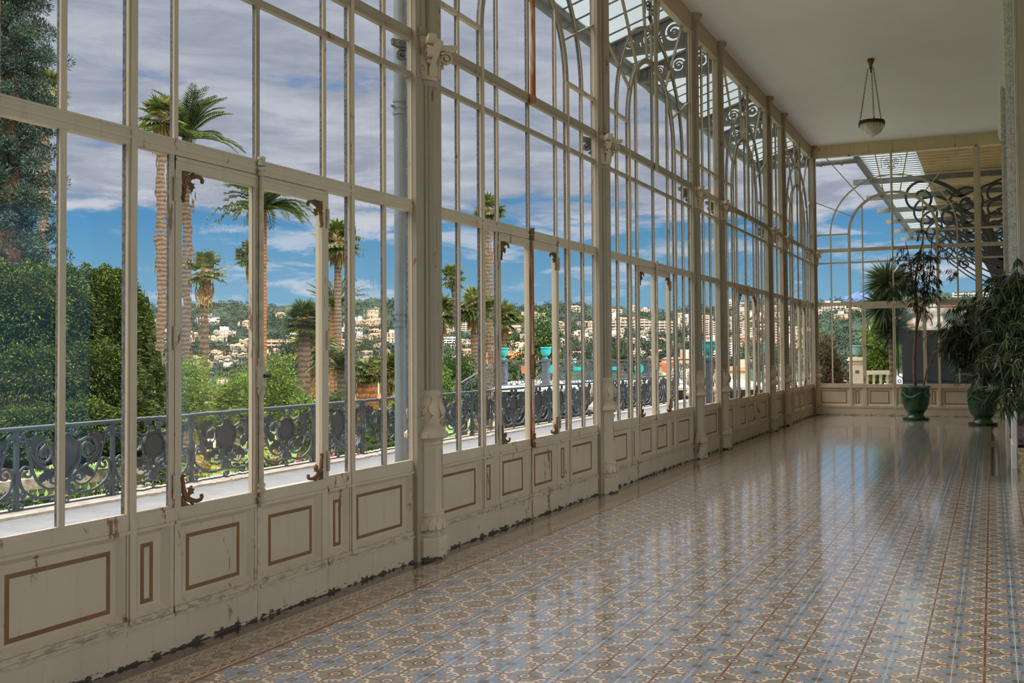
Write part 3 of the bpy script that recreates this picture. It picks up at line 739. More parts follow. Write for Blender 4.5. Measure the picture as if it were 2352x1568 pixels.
COLLAB = ['cream iron column just outside the left edge of view',
 'cream iron column beside the grey downpipe, largest and nearest in the glazed wall',
 'cream iron column with black stained foot, next after the one by the downpipe',
 'cream iron column at the near side of the first narrow window',
 'cream iron column at the far side of the first narrow window',
 'cream iron column at the near side of the second narrow window',
 'cream iron column at the far side of the second narrow window',
 'cream iron column in the far corner where the side and end glazing meet']
c0 = build_column(COLLAB[0], CY[0]); c0.scale = (1.2,1.2,1)
for y, l in zip(CY[1:], COLLAB[1:]): dup(c0, (.004 if y < 24 else .03, y, 0), label=l)
WL = [('arched cream window bay mostly behind the left edge of view', 1.005, ()),
      ('arched cream window bay at left, the one with the hedge and conifer behind it', 4.757, ('L0','R1')),
      ('arched cream window bay with the rusty pole, between the first two columns in view', 8.505, ('L0','rust')),
      ('arched cream window bay in the middle of the long glazed wall', 12.257, ()),
      ('arched cream window bay between the two narrow windows', 17.48, ()),
      ('arched cream window bay at the far end of the side glazing, beside the corner', 22.675, ())]
DL = ['in the bay mostly left of view', 'in the bay with the hedge behind it', 'in the bay with the rusty pole',
      'in the middle bay of the side glazing', 'in the bay between the two narrow windows', 'in the farthest bay of the side glazing']
for i, ((lab, c, wv), dl) in enumerate(zip(WL, DL)):
    build_window(lab, c, wav=wv)
    build_door(-1, 'left leaf of the cream glazed double door '+dl, c, bolt=False, mat='wavy' if i == 1 else 'pane')
    build_door(1, 'right leaf with bolt rod of the cream glazed double door '+dl, c, rust=(i == 2))
def build_narrow(label, c, hw):
    n_ = 1+len([o for o in COL.objects if o.name.startswith('window_')])
    t = thing('window_%d' % n_, label, 'window', (0,c,0), kind='structure'); cr, gd = M['cream'], M['gold']
    f = MB()
    for s in (-1, 1): f.box((-.05,min(s*(hw-.03),s*hw),0), (.004,max(s*(hw-.03),s*hw),ZB)); vbar(f, s*hw/3, .032, SILL, ZB)
    for z0, z1 in ((TR0,TR1),(3.845,3.93),(3.57,3.61),(Z0-.02,Z0+.02),(.655,SILL)): f.box((-.052,-hw,z0), (.0062,hw,z1))
    f.box((0,-hw,.648), (.014,hw,.664)); f.box((-.051,-hw,0), (.0062,hw,.19)); f.box((0,-hw,.178), (.018,hw,.225)); f.box((0,-hw,TR0+.03), (.012,hw,TR0+.046))
    f.obj('frame', [cr, M['frame_out']], t); dado(t, -hw+.03, hw-.03, -hw+.10, hw-.10, (cr, gd)); panes(t, [(-hw,SILL,hw,ZB)], M['pane']); return t
build_narrow('narrow three-light cream window between the two middle columns', 14.8725, .60)
build_narrow('narrow three-light cream window near the far end of the side glazing', 20.085, .60)
# end wall
we = build_window('arched cream window bay across the end of the gallery', 0, True, True); we.location = (1.848,YE,0); we.rotation_euler = (0,0,-PI/2); we.scale = (1,1.055,1)
for s, l, m_ in ((-1,'left leaf of the cream glazed double door in the end wall','pane'), (1,'frosted right leaf of the cream glazed double door in the end wall','frost')):
    d = build_door(s, l, 0, True, m_, bolt=False); d.location = we.location; d.rotation_euler = we.rotation_euler; d.scale = we.scale
def build_side_light():
    t = thing('window_10', 'cream frosted window beside the right wall in the end glazing', 'window', (0,0,0), kind='structure'); f = MB()
    y = YE
    f.box((3.66,y-.0075,0), (3.77,y+.053,ZB+.3)); f.box((3.685,y-.017,0), (3.74,y,ZB+.3)); f.box((4.6,y+.001,0), (4.72,y+.052,ZB+.3))
    for z0, z1 in ((TR0,TR1),(3.845,3.93),(3.57,3.61),(Z0-.02,Z0+.02),(.655,SILL),(0,.2)): f.box((3.7,y-.0055,z0), (5.2,y+.048,z1))
    f.obj('frame', M['cream_end'], t)
    p = MB(); p.box((3.76,y+.02,.2), (5.2,y+.04,.66)); p.obj('dado_panel', M['cream_end'], t)
    p = MB(); p.add([(3.76,y+.02,SILL),(5.2,y+.02,SILL),(5.2,y+.02,TR0),(3.76,y+.02,TR0)], [(0,1,2,3)]); p.obj('frosted_pane', M['frost'], t)
    p = MB(); p.add([(3.76,y+.02,TR1),(5.2,y+.02,TR1),(5.2,y+.02,ZB),(3.76,y+.02,ZB)], [(0,1,2,3)]); p.obj('pane', M['pane'], t)
build_side_light()
# ------------------------------------------------------------------ terrace, railing, downpipe, awning
struct('terrace', MB().box((-5.0,-8,-.25), (-.0,31,-.004)), M['stone_grey'], 'grey asphalt terrace outside the glazed wall', 'terrace')
tag(MB().box((-5.08,-8,-.3), (-4.62,31,.022)).obj('kerb', M['kerb']), 'pale stone kerb under the iron terrace railing', 'kerb', kind='structure')
RX = -4.88; PITCH = 1.167; PY0 = 7.12-7*PITCH
rail = thing('terrace_railing', 'ornate dark grey wrought iron railing along the terrace edge outside the windows', 'railing', (RX,0,.02))
RP = lambda u, v, n: (n, u, v)
def sym(mb, pts, w, d, n0=0):
    for s in (-1, 1): mb.bar([(p[0]*s, p[1]) for p in pts], w, d, RP)
def cubic(pts, k=4):
    out = []
    for i in range(len(pts)-1):
        p0 = pts[max(i-1,0)]; p1 = pts[i]; p2 = pts[i+1]; p3 = pts[min(i+2,len(pts)-1)]
        for j in range(k):
            t = j/k; t2 = t*t; t3 = t2*t
            out.append(tuple(.5*((2*p1[q])+(-p0[q]+p2[q])*t+(2*p0[q]-5*p1[q]+4*p2[q]-p3[q])*t2+(-p0[q]+3*p1[q]-3*p2[q]+p3[q])*t3) for q in range(len(p1))))
    return out+[tuple(pts[-1])]
LOW = cubic([(.06,.20),(.09,.125),(.147,.10),(.237,.083),(.33,.10),(.417,.135),(.505,.20),(.548,.304),(.534,.383),(.489,.422),(.44,.415),(.41,.376),(.428,.33),(.465,.322),(.489,.345),(.48,.375),(.455,.375)])
SIDE = cubic([(.50,.72),(.462,.59),(.417,.446),(.39,.353),(.327,.245),(.237,.182),(.147,.18),(.098,.221),(.10,.269),(.138,.305),(.185,.285),(.188,.24),(.15,.225),(.128,.25),(.15,.268)])
TOPC = cubic([(.045,.72),(.055,.665),(.09,.635),(.15,.625),(.235,.655),(.31,.65),(.365,.59),(.36,.50),(.30,.45),(.225,.46),(.185,.52),(.205,.59),(.265,.605),(.31,.56),(.30,.51),(.26,.505),(.255,.54)])
STEM = cubic([(.03,.25),(.07,.33),(.13,.38),(.16,.44),(.155,.50)])
STEM2 = cubic([(.04,.25),(.13,.33),(.26,.385),(.36,.46),(.42,.54)])
def leafpoly(cx, cy, L, a, lobes=5, wd=.42):
    pts = []; ca, sa = math.cos(a), math.sin(a)
    side = []
    for i in range(lobes*2+1):
        t = i/(lobes*2); w_ = L*wd*math.sin(PI*min(1, .12+t*.92))*(1.0 if i % 2 else .62)
        side.append((t*L, w_))
    for x, y in side+[(L,0)]+[(x,-y) for x, y in side[::-1]]: pts.append((cx+x*ca-y*sa, cy+x*sa+y*ca))
    return pts
def panel_meshes(med):
    w = MB()
    for k_, (p, wd) in enumerate(((LOW,.024),(SIDE,.022),(TOPC,.020),(STEM,.018),(STEM2,.018))): sym(w, p, wd, .020+.0013*k_)
    sym(w, spiral(.095,.735,.05,.012,PI,-PI*1.4,18), .018, .022); sym(w, spiral(.525,.70,.045,.012,PI*.5,PI*2.9,18), .018, .022)
    sym(w, spiral(.515,.155,.035,.010,PI*1.2,-PI*1.2,14), .016, .02); sym(w, [(.54,.10),(.50,.13),(.48,.17),(.50,.20)], .016, .02)
    for s in (-1, 1): w.bar([(s*.53+.026*math.cos(a*PI/6), .045+.026*math.sin(a*PI/6)) for a in range(12)], .014, .018, RP, True)
    w.bar([(.026*math.cos(a*PI/6), .045+.026*math.sin(a*PI/6)) for a in range(12)], .014, .018, RP, True)
    w.box((-.02,-.06,.215), (.02,.06,.25)); w.plate([(-.04,.215),(.04,.215),(.05,.12),(.085,.085),(.05,.09),(0,.13),(-.05,.09),(-.085,.085),(-.05,.12)], .02, RP)
    lf = MB()
    for cx, cy, L, a in ((.40,.60,.15,1.9),(.44,.61,.13,.95),(.33,.62,.12,2.0),(.38,.46,.17,1.4),(.25,.40,.16,.35),(.33,.40,.15,1.1),(.17,.34,.16,-.35),(.26,.33,.12,-.9),(.24,.52,.10,.6),(.43,.56,.12,-1.9),(.30,.55,.09,2.5),(.12,.32,.14,.2)):
        for s in (-1, 1): lf.plate([(s*p[0], p[1]) for p in leafpoly(cx, cy, L, a)], .007+.0009*((cx*37) % 1)*6, RP)
    c = MB()
    if med:
        el = [(.150*math.cos(q*PI/14), .505+.148*math.sin(q*PI/14)) for q in range(28)]
        c.plate(el, .014, RP); c.bar(el, .022, .034, RP, True); c.bar([(0,.27),(0,.36)], .05, .018, RP); c.bar([(p[0]*.83, .505+(p[1]-.505)*.83) for p in el], .006, .02, RP, True)
    else:
        half = cubic([(0,.715),(.035,.70),(.06,.65),(.10,.625),(.155,.62),(.152,.54),(.14,.45),(.095,.385),(.03,.32),(0,.27)], 3)
        poly = half+[(-p[0], p[1]) for p in half[::-1][1:-1]]
        c.plate(poly, .014, RP); c.bar(poly, .018, .034, RP, True)
    return w.mesh('scrollwork', M['iron']), lf.mesh('leaves', M['iron_dk']), c.mesh('centre_plate', M['iron_dk'])
PM = [panel_meshes(False), panel_meshes(True)]
post = MB(); post.box((-.02,-.02,-.02), (.02,.02,.80)); post_me = post.mesh('post', M['iron'])
NP = 26
for i in range(NP+1):
    o = link('post', post_me, rail); o.location = (0, PY0+i*PITCH, 0)
    if i < NP:
        w, lf, cpl = PM[(i+1) % 2]; o = link('panel', w, rail); o.location = (0, PY0+(i+.5)*PITCH, 0)
        link('leaf_plate', lf, o); link('medallion' if (i+1) % 2 else 'shield', cpl, o)
y0, y1 = PY0, PY0+NP*PITCH
h = MB(); h.box((-.024,y0,.785), (.024,y1,.80)); h.tube([(0,y0,.80),(0,y1,.80)], .024, 10); h.obj('handrail', M['iron'], rail, 40)
h = MB(); h.box((-.012,y0,.095), (.012,y1,.108)); h.box((-.014,y0,.004), (.014,y1,.018)); h.obj('bottom_rail', M['iron'], rail)
# downpipe on the outside of the glazing
dp = thing('downpipe', 'grey zinc downpipe running full height outside, beside the nearest column', 'downpipe', (-.42,6.965,0))
MB().tube([(0,0,0),(0,0,6.5)], .052, 24).obj('pipe', M['pipe'], dp, 40)
for z in (1.80, 3.50):
    c = MB()
    for d in (-.05, .0, .05): c.tube([(0,0,z+d-.012),(0,0,z+d+.012)], .060 if d else .056, 24)
    k = c.obj('collar', M['pipe'], dp, 40)
    b = MB(); b.box((.05,-.008,z-.06), (.09,.008,z+.07)); b.tube([(.07,0,z-.05),(.36,0,z-.05)], .007, 6); b.tube([(-.03,-.055,z),(-.035,-.075,z)], .012, 8); b.obj('wall_bracket', M['grey_iron'], k)
# glazed awning along the outside wall, beyond the first bay
AY0, AY1 = 9.55, 24.5; AX = -1.31
aw = thing('glass_awning', 'ribbed glass awning on scrolled iron brackets outside the long glazed wall', 'awning', (0,0,0))
zt = lambda x: 6.10+(x-AX)/(-AX)*.42
g = MB(); g.box((AX-.02,AY0,6.10), (AX-.018,AY0+.01,6.11))
vs = [(AX,AY0,zt(AX)),(-.07,AY0,zt(-.07)),(-.07,AY1,zt(-.07)),(AX,AY1,zt(AX))]; g = MB().add(vs, [(0,1,2,3)]); g.obj('glass_sheet', M['awn'], aw)
r = MB()
for i in range(int((AY1-AY0)/.47)+1):
    y = AY0+i*.47; r.add([(AX,y-.012,zt(AX)-.015),(AX,y+.012,zt(AX)-.015),(-.07,y+.012,zt(-.07)-.015),(-.07,y-.012,zt(-.07)-.015),(AX,y-.012,zt(AX)+.01),(AX,y+.012,zt(AX)+.01),(-.07,y+.012,zt(-.07)+.01),(-.07,y-.012,zt(-.07)+.01)],
                    [(3,2,1,0),(4,5,6,7),(0,1,5,4),(1,2,6,5),(2,3,7,6),(3,0,4,7)])
r.obj('rafters', M['deco_iron'], aw)
gu = MB(); gu.tube([(AX-.05,AY0-.3,6.03),(AX-.05,AY1+.7,6.03)], .085, 16)
for i in range(12): gu.tube([(AX-.05,AY0+.6+i*1.25,6.03),(AX-.05,AY0+.68+i*1.25,6.03)], .094, 16)
gu.box((AX-.02,AY0,6.02), (AX+.03,AY1,6.13)); gu.obj('gutter', M['grey_iron'], aw, 40)
def pierced(body, cut, mat):
    """cut scroll-shaped holes through a flat iron plate"""
    a = body.obj('bracket', mat); b = cut.obj('cut', mat); md = a.modifiers.new('b', 'BOOLEAN'); md.object = b; md.solver = 'EXACT'; md.operation = 'DIFFERENCE'; md.use_self = True
    for o in (a, b):
        q = bmesh.new(); q.from_mesh(o.data); bmesh.ops.recalc_face_normals(q, faces=q.faces); q.to_mesh(o.data); q.free()
    bpy.context.view_layer.update(); me = bpy.data.meshes.new_from_object(a.evaluated_get(bpy.context.evaluated_depsgraph_get()))
    for o in (a, b): bpy.data.objects.remove(o)
    return me
pl = lambda u, v, n: (u, n, v)
tz = lambda u: 6.10+(u-AX)/(-AX)*.39
bd = MB(); bd.plate([(AX,5.93),(-.03,5.97),(-.03,tz(-.03)),(AX,tz(AX))], .03, pl); ct = MB()
for u, rr in ((-.27,.165),(-.64,.125),(-.96,.085)):
    zc = (5.95+tz(u))/2+.0
    sp = spiral(u, zc, rr*.92, rr*.35, .5, PI*2.9, 30); ct.bar(sp, [rr*.26*(1-.25*q/30) for q in range(31)], .2, pl)
    ct.plate([(u+rr*.16*math.cos(q*PI/5), zc+rr*.16*math.sin(q*PI/5)) for q in range(10)], .2, pl)
    ct.plate([(u-rr*1.35,zc-rr*.25),(u-rr*1.15,zc-rr*.75),(u-rr*1.02,zc-rr*.85),(u-rr*1.18,zc-rr*.1)], .2, pl)
    ct.plate([(u+rr*1.08,zc+rr*.2),(u+rr*1.3,zc+rr*.75),(u+rr*1.2,zc+rr*.85),(u+rr*1.0,zc+rr*.5)], .2, pl)
bme = pierced(bd, ct, M['deco_iron'])
fm = MB(); fm.bar([(AX,6.10),(-.07,6.48)], .05, .12, pl); fm.bar([(AX,5.93),(-.07,5.97)], .045, .12, pl); fm.bar([(-.10,5.96),(-.10,6.47)], .07, .12, pl); fm.plate([(AX,5.92),(AX,6.12),(AX+.14,6.16),(AX+.14,5.93)], .07, pl)
fme = fm.mesh('bracket_flange', M['deco_iron'])
for y in (10.378, 14.135, 15.61, 19.35, 20.82, 24.4):
    o = link('bracket', bme, aw); o.location = (0,y,0); link('bracket_flange', fme, o)
# ------------------------------------------------------------------ ground beyond the terrace
HX = at(1176, 815, 1).x
def azr(x, y): return math.atan2(y, x-CX), math.hypot(x-CX, y)
def ridge(az):       # height angle of the far skyline, by compass bearing from the gallery
    d = math.degrees(az)-90
    return .0475+.004*math.sin(d*.21+1)+.0025*math.sin(d*.63)+.0012*math.sin(d*1.7)
def gz(x, y):
    az, r = azr(x, y)
    if r < 150: return -1.05-max(0, r-16)*.055-.25*max(0,min(1,(-x-9)/10))
    z1 = -1.05-134*.055-.25
    if r < 600: return z1-(r-150)*.024
    z2 = z1-450*.024; t = min(1, (r-600)/700)
    zr = 1.5+ridge(az)*1300
    return z2+(zr-z2)*(t**1.12)+(2.5*math.sin(x*.021)*math.sin(y*.027+1) if t < 1 else 0)*t*(1-t)*5-max(0, r-1300)*.03
def terrain(name, r0, r1, nr, mat, label, cat, a0=88, a1=205, na=150, cut=False):
    vs = []; fs = []
    for i in range(nr+1):
        r = r0*(r1/r0)**(i/nr)
        for j in range(na+1):
            a = math.radians(a0+(a1-a0)*j/na); x, y = CX+r*math.cos(a), r*math.sin(a); vs.append((x,y,gz(x,y)))
    for i in range(nr):
        for j in range(na):
            q = (i*(na+1)+j, i*(na+1)+j+1, (i+1)*(na+1)+j+1, (i+1)*(na+1)+j)
            if cut and any(vs[k][0] > -5.02 and vs[k][1] < 31 for k in q): continue
            fs.append(q[::-1])
    m = MB(); m.v = vs; m.f = fs; m.m = [0]*len(fs); o = m.obj(name, mat, None, 60); return tag(o, label, cat, None, 'structure')
terrain('lawn', 7.5, 155, 60, M['grass'], 'sloping garden lawn and beds below the terrace railing', 'lawn', cut=True, a0=84)
terrain('hillside', 150, 1600, 70, M['hill'], 'wooded hillside across the valley dotted with houses', 'hill', a0=78, a1=150)
mb = MB(); n = 40; vs = []
for j in range(n+1):
    a = math.radians(84+30*j/n); d = math.degrees(a)-90
    hh = 3500*(.026*math.exp(-((d-6.6)/1.9)**2)+.036*math.exp(-((d-7)/6.5)**2))
    for k, (f, q) in enumerate(((1,0),(1.04,.8),(1.10,1),(1.3,.3))): vs.append((CX+3500*f*math.cos(a), 3500*f*math.sin(a), -60+(hh+60)*q))
mb.add(vs, [(j*4+k, j*4+k+1, (j+1)*4+k+1, (j+1)*4+k) for j in range(n) for k in range(3)])
tag(mb.obj('mountain', M['mount'], None, 60), 'distant blue mountain on the skyline beyond the end window', 'mountain', None, 'structure')
struct('forecourt', MB().add([(-5,25.0,-.02),(9,25.0,-.02),(9,70,-.02),(-5,70,-.02)], [(0,1,2,3)]), M['stone_grey'], 'grey paved forecourt outside the end windows', 'paving')
def ground(p): return gz(p[0], p[1])
# ------------------------------------------------------------------ foliage builders
def clump_leaves(centers, rad, n, L, W, droop=.0, up=.15):
    c = np.asarray(centers); k = len(c); idx = RNG.integers(0, k, n); d = rdir(n)
    r = np.broadcast_to(np.asarray(rad), (k,))[idx]*(RNG.random(n)**.35)
    P = c[idx]+d*r[:,None]*np.array([1,1,.85]); D = d*.8+rdir(n)*.8+np.array([0,0,up-droop])
    return kites(P, D, rdir(n), L*(.6+.8*RNG.random(n)), W*(.6+.8*RNG.random(n)), .2)
def bush(name, label, cat, p, rx, h, n, L, mat, group=None, ry=None, trunk=None, nc=40, kind=None, crown0=0):
    ry = ry or rx; p = Vector(p)
    d = rdir(nc); d[:,2] = np.abs(d[:,2]); C = d*np.array([rx*.72, ry*.72, (h-crown0)*.78])*(.55+.45*RNG.random(nc))[:,None]+np.array([0,0,crown0+.12*h])
    V = clump_leaves(C, min(rx, ry, h)*.34, n, L, L*.5)
    if trunk:
        t = thing(name, label, cat, p, group=group)
        m = MB(); m.tube([(0,0,-.4),(.1*rx,0,crown0*.6),(0,.05*rx,crown0+.4*(h-crown0))], [trunk*1.3,trunk,trunk*.5], 8)
        for i in range(6):
            a = i*1.05; m.tube([(0,0,crown0*.8),(rx*.4*math.cos(a),ry*.4*math.sin(a),crown0+.45*(h-crown0))], [trunk*.5,trunk*.2], 6)
        m.obj('trunk', M['bark_pale'], t, 40); leafobj('foliage', V, mat, t)
    else:
        t = leafobj(name, V, mat); t.location = p; tag(t, label, cat, group, kind)
    return t
def palm_trunk(m, h, r, bulge=.25, lean=(0,0), n=14, rough=.08):
    pts = []; rr = []
    for i in range(n+1):
        t = i/n; pts.append((lean[0]*t*t, lean[1]*t*t, h*t)); rr.append(r*(1+bulge*(1-t)**3)*(1+rough*math.sin(i*2.4)+rough*random.uniform(-1,1)))
    m.tube(pts, rr, 12)
def fan_crown(R, n, droop=.35, seg=11):
    P = []; D = []; U = []; Ls = []; Ws = []; stems = MB()
    for i in range(n):
        el = math.radians(random.uniform(-38, 80)); a = i*2.39996+random.uniform(-.2,.2)
        d = Vector((math.cos(el)*math.cos(a), math.cos(el)*math.sin(a), math.sin(el))); pl = R*random.uniform(.40,.55)
        hub = d*pl+Vector((0,0,-pl*pl*.25*droop/R)); stems.tube([(0,0,0), tuple(d*pl*.5+Vector((0,0,.02))), tuple(hub)], [.022*R,.016*R,.012*R], 5)
        side = d.cross(Vector((0,0,1))); side = side.normalized() if side.length > .01 else Vector((1,0,0)); nn = side.cross(d)
        for k in range(seg):
            b = (k/(seg-1)-.5)*math.radians(210); dd = d*math.cos(b)+side*math.sin(b)
            dd = (dd+Vector((0,0,-.18*droop*(1+abs(b))))).normalized()
            P.append(hub); D.append(dd); U.append(nn+side*.3*(k % 2-.5)); Ls.append(R*.55*(1-.25*abs(b)/2)); Ws.append(R*.13)
    V = kites(np.array(P), np.array(D), np.array(U), np.array(Ls), np.array(Ws), .12, .10*droop*2)
    return V, stems
def date_crown(R, n, droop=.5, nl=22):
    P = []; D = []; Ls = []; stems = MB()
    for i in range(n):
        el0 = math.radians(random.uniform(5, 82)); a = i*2.39996+random.uniform(-.15,.15); h = Vector((math.cos(a), math.sin(a), 0)); pts = []; p = Vector((0,0,0)); el = el0
        L = R*random.uniform(.9,1.15)
        for k in range(9):
            pts.append(p.copy()); p = p+(h*math.cos(el)+Vector((0,0,math.sin(el))))*L/8; el -= droop*(.12+.045*k)
        stems.tube(pts, [.018*R*(1-.09*k) for k in range(9)], 4)
        side = h.cross(Vector((0,0,1)))
        for k in range(nl):
            t = .14+.86*k/(nl-1); q = t*8; j = min(7, int(q)); b = pts[j].lerp(pts[j+1], q-j); tg = (pts[j+1]-pts[j]).normalized()
            upn = side.cross(tg)
            for s in (-1, 1):
                P.append(b); D.append(tg*.75+side*s*.75-upn*(-.25)*1+Vector((0,0,-.12))); Ls.append(R*.20*math.sin(PI*(.12+.80*t))+.03*R)
    D = np.array(D); V = kites(np.array(P), D, np.tile(np.array([[0,0,1.]]), (len(P),1))+.2*RNG.normal(size=(len(P),3)), np.array(Ls), .032*R, .1, .12)
    return V, stems
def palm(kind, label, u, v, depth, R, r, n=None, skirt=0, trunk='trunk', lean=(0,0), droop=None, mat=None, bulge=.25, zb=None):
    c = at(u, v, depth); g = ground(c) if zb is None else zb; t = thing('fan_palm' if kind == 'fan' else 'date_palm', label, 'palm tree', (c.x-lean[0],c.y-lean[1],g), group='palms in the garden')
    h = c.z-g; m = MB(); palm_trunk(m, h, r, bulge, lean); m.obj('trunk', M[trunk], t, 60)
    V, st = (fan_crown(R, n or 34, droop or .5) if kind == 'fan' else date_crown(R, n or 44, droop or .5))
    off = np.array([lean[0],lean[1],h]); leafobj('crown', V+off, mat or M[kind], t)
    st.v = [(p[0]+lean[0],p[1]+lean[1],p[2]+h) for p in st.v]; st.obj('leaf_stalks', M['skirt'] if kind == 'fan' else M['date'], t)
    if skirt:
        k = int(260*min(2, skirt/R)); P = np.stack([np.zeros(k)+lean[0], np.zeros(k)+lean[1], h-RNG.random(k)*skirt], 1); a = RNG.random(k)*2*PI
        D = np.stack([np.cos(a)*.38, np.sin(a)*.38, -np.ones(k)*.9], 1); P[:,:2] += D[:,:2]*r*1.6
        leafobj('dead_skirt', kites(P, D, rdir(k), R*.55, R*.10, .1, .1), M['skirt'], t)
    return t
palm('fan', 'tall fan palm with shaggy pale trunk and dry skirt, tallest at left', 372, 268, 38, .98, .20, 34, 1.0, bulge=.1)
palm('date', 'tall feather palm right beside the tallest fan palm', 430, 318, 42, 2.15, .21, 40, 0, 'trunk_dk', bulge=.1)
palm('date', 'feather palm with wide arching crown standing alone against the sky', 606, 482, 60, 2.9, .17, 46, 0, 'trunk_or', bulge=.2, droop=.62)
palm('fan', 'small fan palm with shaggy trunk near the two tall left palms', 470, 622, 36, .88, .14, 30, .9, 'trunk_dk')
palm('fan', 'small dry fan palm low in the sky behind the first door', 578, 590, 60, 1.25, .10, 26, .9)
palm('fan', 'fan palm with smooth pale trunk and orange top, right of the first door', 776, 556, 44, 1.20, .16, 36, .5, 'trunk')
palm('date', 'stiff feather palm with orange trunk behind the fan palm right of the first door', 768, 705, 52, 1.7, .22, 30, 0, 'trunk_or', droop=.25)
palm('fan', 'grey spiky palm on a thick rough trunk, in the first door opening', 699, 735, 36, .88, .21, 46, 0, 'trunk_dk', droop=.15, mat=M['yucca'])
palm('fan', 'drooping pale fan palm behind the grey spiky palm', 718, 795, 40, 1.1, .20, 40, .5, 'trunk_or', droop=.9)
palm('date', 'low feather palm with curved fronds behind the first door hinge side', 784, 850, 34, 1.25, .14, 30, 0, 'trunk', droop=.6)
palm('fan', 'bushy clump palm with orange trunk seen through the pane left of the downpipe', 842, 850, 36, .72, .42, 70, .4, 'trunk_or', droop=.8)
palm('fan', 'small fan palm just behind the downpipe', 893, 850, 34, .75, .12, 34, .4, 'trunk_or', droop=.6)
palm('fan', 'slim fan palm leaning left, right of the nearest column', 1038, 638, 34, .56, .085, 30, .1, 'trunk_dk', lean=(-.35,-.2))
palm('fan', 'drooping fan palm partly behind the nearest column', 1008, 715, 40, 1.0, .18, 36, .6, 'trunk', droop=.9)
palm('fan', 'tall fan palm with shaggy trunk in the second bay, crown at the transom', 1122, 482, 46, .88, .2, 34, .5, 'trunk', bulge=.1)
palm('fan', 'pale fan palm left of the shaggy trunk in the second bay', 1092, 706, 44, 1.15, .2, 40, .5, 'trunk', droop=.7)
palm('fan', 'fan palm right of the shaggy trunk in the second bay', 1152, 728, 48, 1.1, .2, 36, .5, 'trunk', droop=.9)
palm('fan', 'faint fan palm behind the blue-green conifer at top left', 102, 205, 40, 1.05, .2, 30, .4, 'trunk', droop=.8)
palm('date', 'low spiky palm behind the far terrace railing in the middle bay', 1424, 828, 46, 1.1, .2, 26, 0, 'trunk', droop=.2)
# ------------------------------------------------------------------ conifer and hedge at left
c = at(22, 560, 24); g = ground(c); con = thing('blue_conifer', 'tall blue-green conifer with layered branches at the left edge', 'conifer', (c.x,c.y,g))
H = at(20, -330, 24).z-g; m = MB(); m.tube([(0,0,-.5),(0,0,H*.5),(0,0,H)], [.34,.22,.05], 10); m.obj('trunk', M['conebark'], con, 60)
C = []; Rr = []; br = MB()
for i in range(150):
    z = 1.6+(H-1.8)*(i/150)**.95; L = (1.55*(1-.62*(z/H)**1.3))*random.uniform(.55,1.12); a = i*2.39996
    br.tube([(0,0,z),(L*.55*math.cos(a),L*.55*math.sin(a),z+.02),(L*math.cos(a),L*math.sin(a),z+.12*L)], [.04,.025,.012], 5)
    for k in range(6):
        t = .32+.68*k/5; sp = .22
        C.append((L*t*math.cos(a)+random.uniform(-sp,sp), L*t*math.sin(a)+random.uniform(-sp,sp), z-.05*L*t+random.uniform(-.06,.12))); Rr.append(.15+.11*random.random())
br.obj('branches', M['conebark'], con)
nL = 170000; idx = RNG.integers(0, len(C), nL); d = rdir(nL); P = np.array(C)[idx]+d*np.array(Rr)[idx][:,None]*(RNG.random(nL)**.4)[:,None]
leafobj('needles', kites(P, d+np.array([0,0,.5])+.5*rdir(nL), rdir(nL), .078, .024, .1), M['conifer'], con)
def hedge_mass(name, label, cat, pts, n, L, mat):
    """pts: list of (centre, radii) ellipsoids; leaves sit on their skins in drooping sprays"""
    Vs = []; tot = sum(r[0]*r[1]+r[0]*r[2]+r[1]*r[2] for _, r in pts)
    for c, r in pts:
        k = int(n*(r[0]*r[1]+r[0]*r[2]+r[1]*r[2])/tot); d = rdir(k); d[:,2] = np.where(d[:,2] < -.4, -d[:,2], d[:,2])
        ph = np.sin(d[:,0]*9+d[:,2]*13)*np.sin(d[:,1]*11-d[:,2]*7); rad = .90+.10*ph+.09*RNG.random(k)
        P = np.array(c)+d*np.array(r)*rad[:,None]; D = d*.8+.6*rdir(k)+np.array([0,0,-.10])
        Vs.append(kites(P, D, rdir(k), L*(.6+.8*RNG.random(k)), L*.40, .15, .2))
    o = leafobj(name, np.concatenate(Vs), mat); return tag(o, label, cat)
hp = []
for (u0, v0, dep, ru, rv) in ((30,790,15.5,150,185),(125,800,16,130,185),(215,800,16.5,105,185),(285,830,17,70,200),(205,905,15.5,130,120),(60,900,15,150,110),(330,900,18,50,120),(250,715,17,75,95),(100,705,16,110,85),(60,1010,14.2,130,80),(180,1000,14.6,130,80),(290,985,15.5,90,80)):
    dep *= 1.25; q = at(u0, v0, dep); k = dep/2326; hp.append(((q.x,q.y,q.z), (ru*k, ru*k*.8, rv*k)))
hedge_mass('cypress_hedge', 'big dark green clipped hedge behind the railing at left', 'hedge', hp, 230000, .068, M['hedge'])
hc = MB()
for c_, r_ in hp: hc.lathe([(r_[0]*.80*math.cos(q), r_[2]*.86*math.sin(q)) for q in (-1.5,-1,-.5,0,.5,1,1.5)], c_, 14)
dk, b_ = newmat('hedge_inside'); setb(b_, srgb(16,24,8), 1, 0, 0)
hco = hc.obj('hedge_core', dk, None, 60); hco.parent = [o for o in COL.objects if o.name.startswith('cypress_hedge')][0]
bush('dark_bush', 'dark ivy-covered bush at the right end of the hedge', 'bush', (at(345,905,24).x,at(345,905,24).y,ground(at(345,905,24))), .85, 3.0, 6000, .10, M['hedge'])
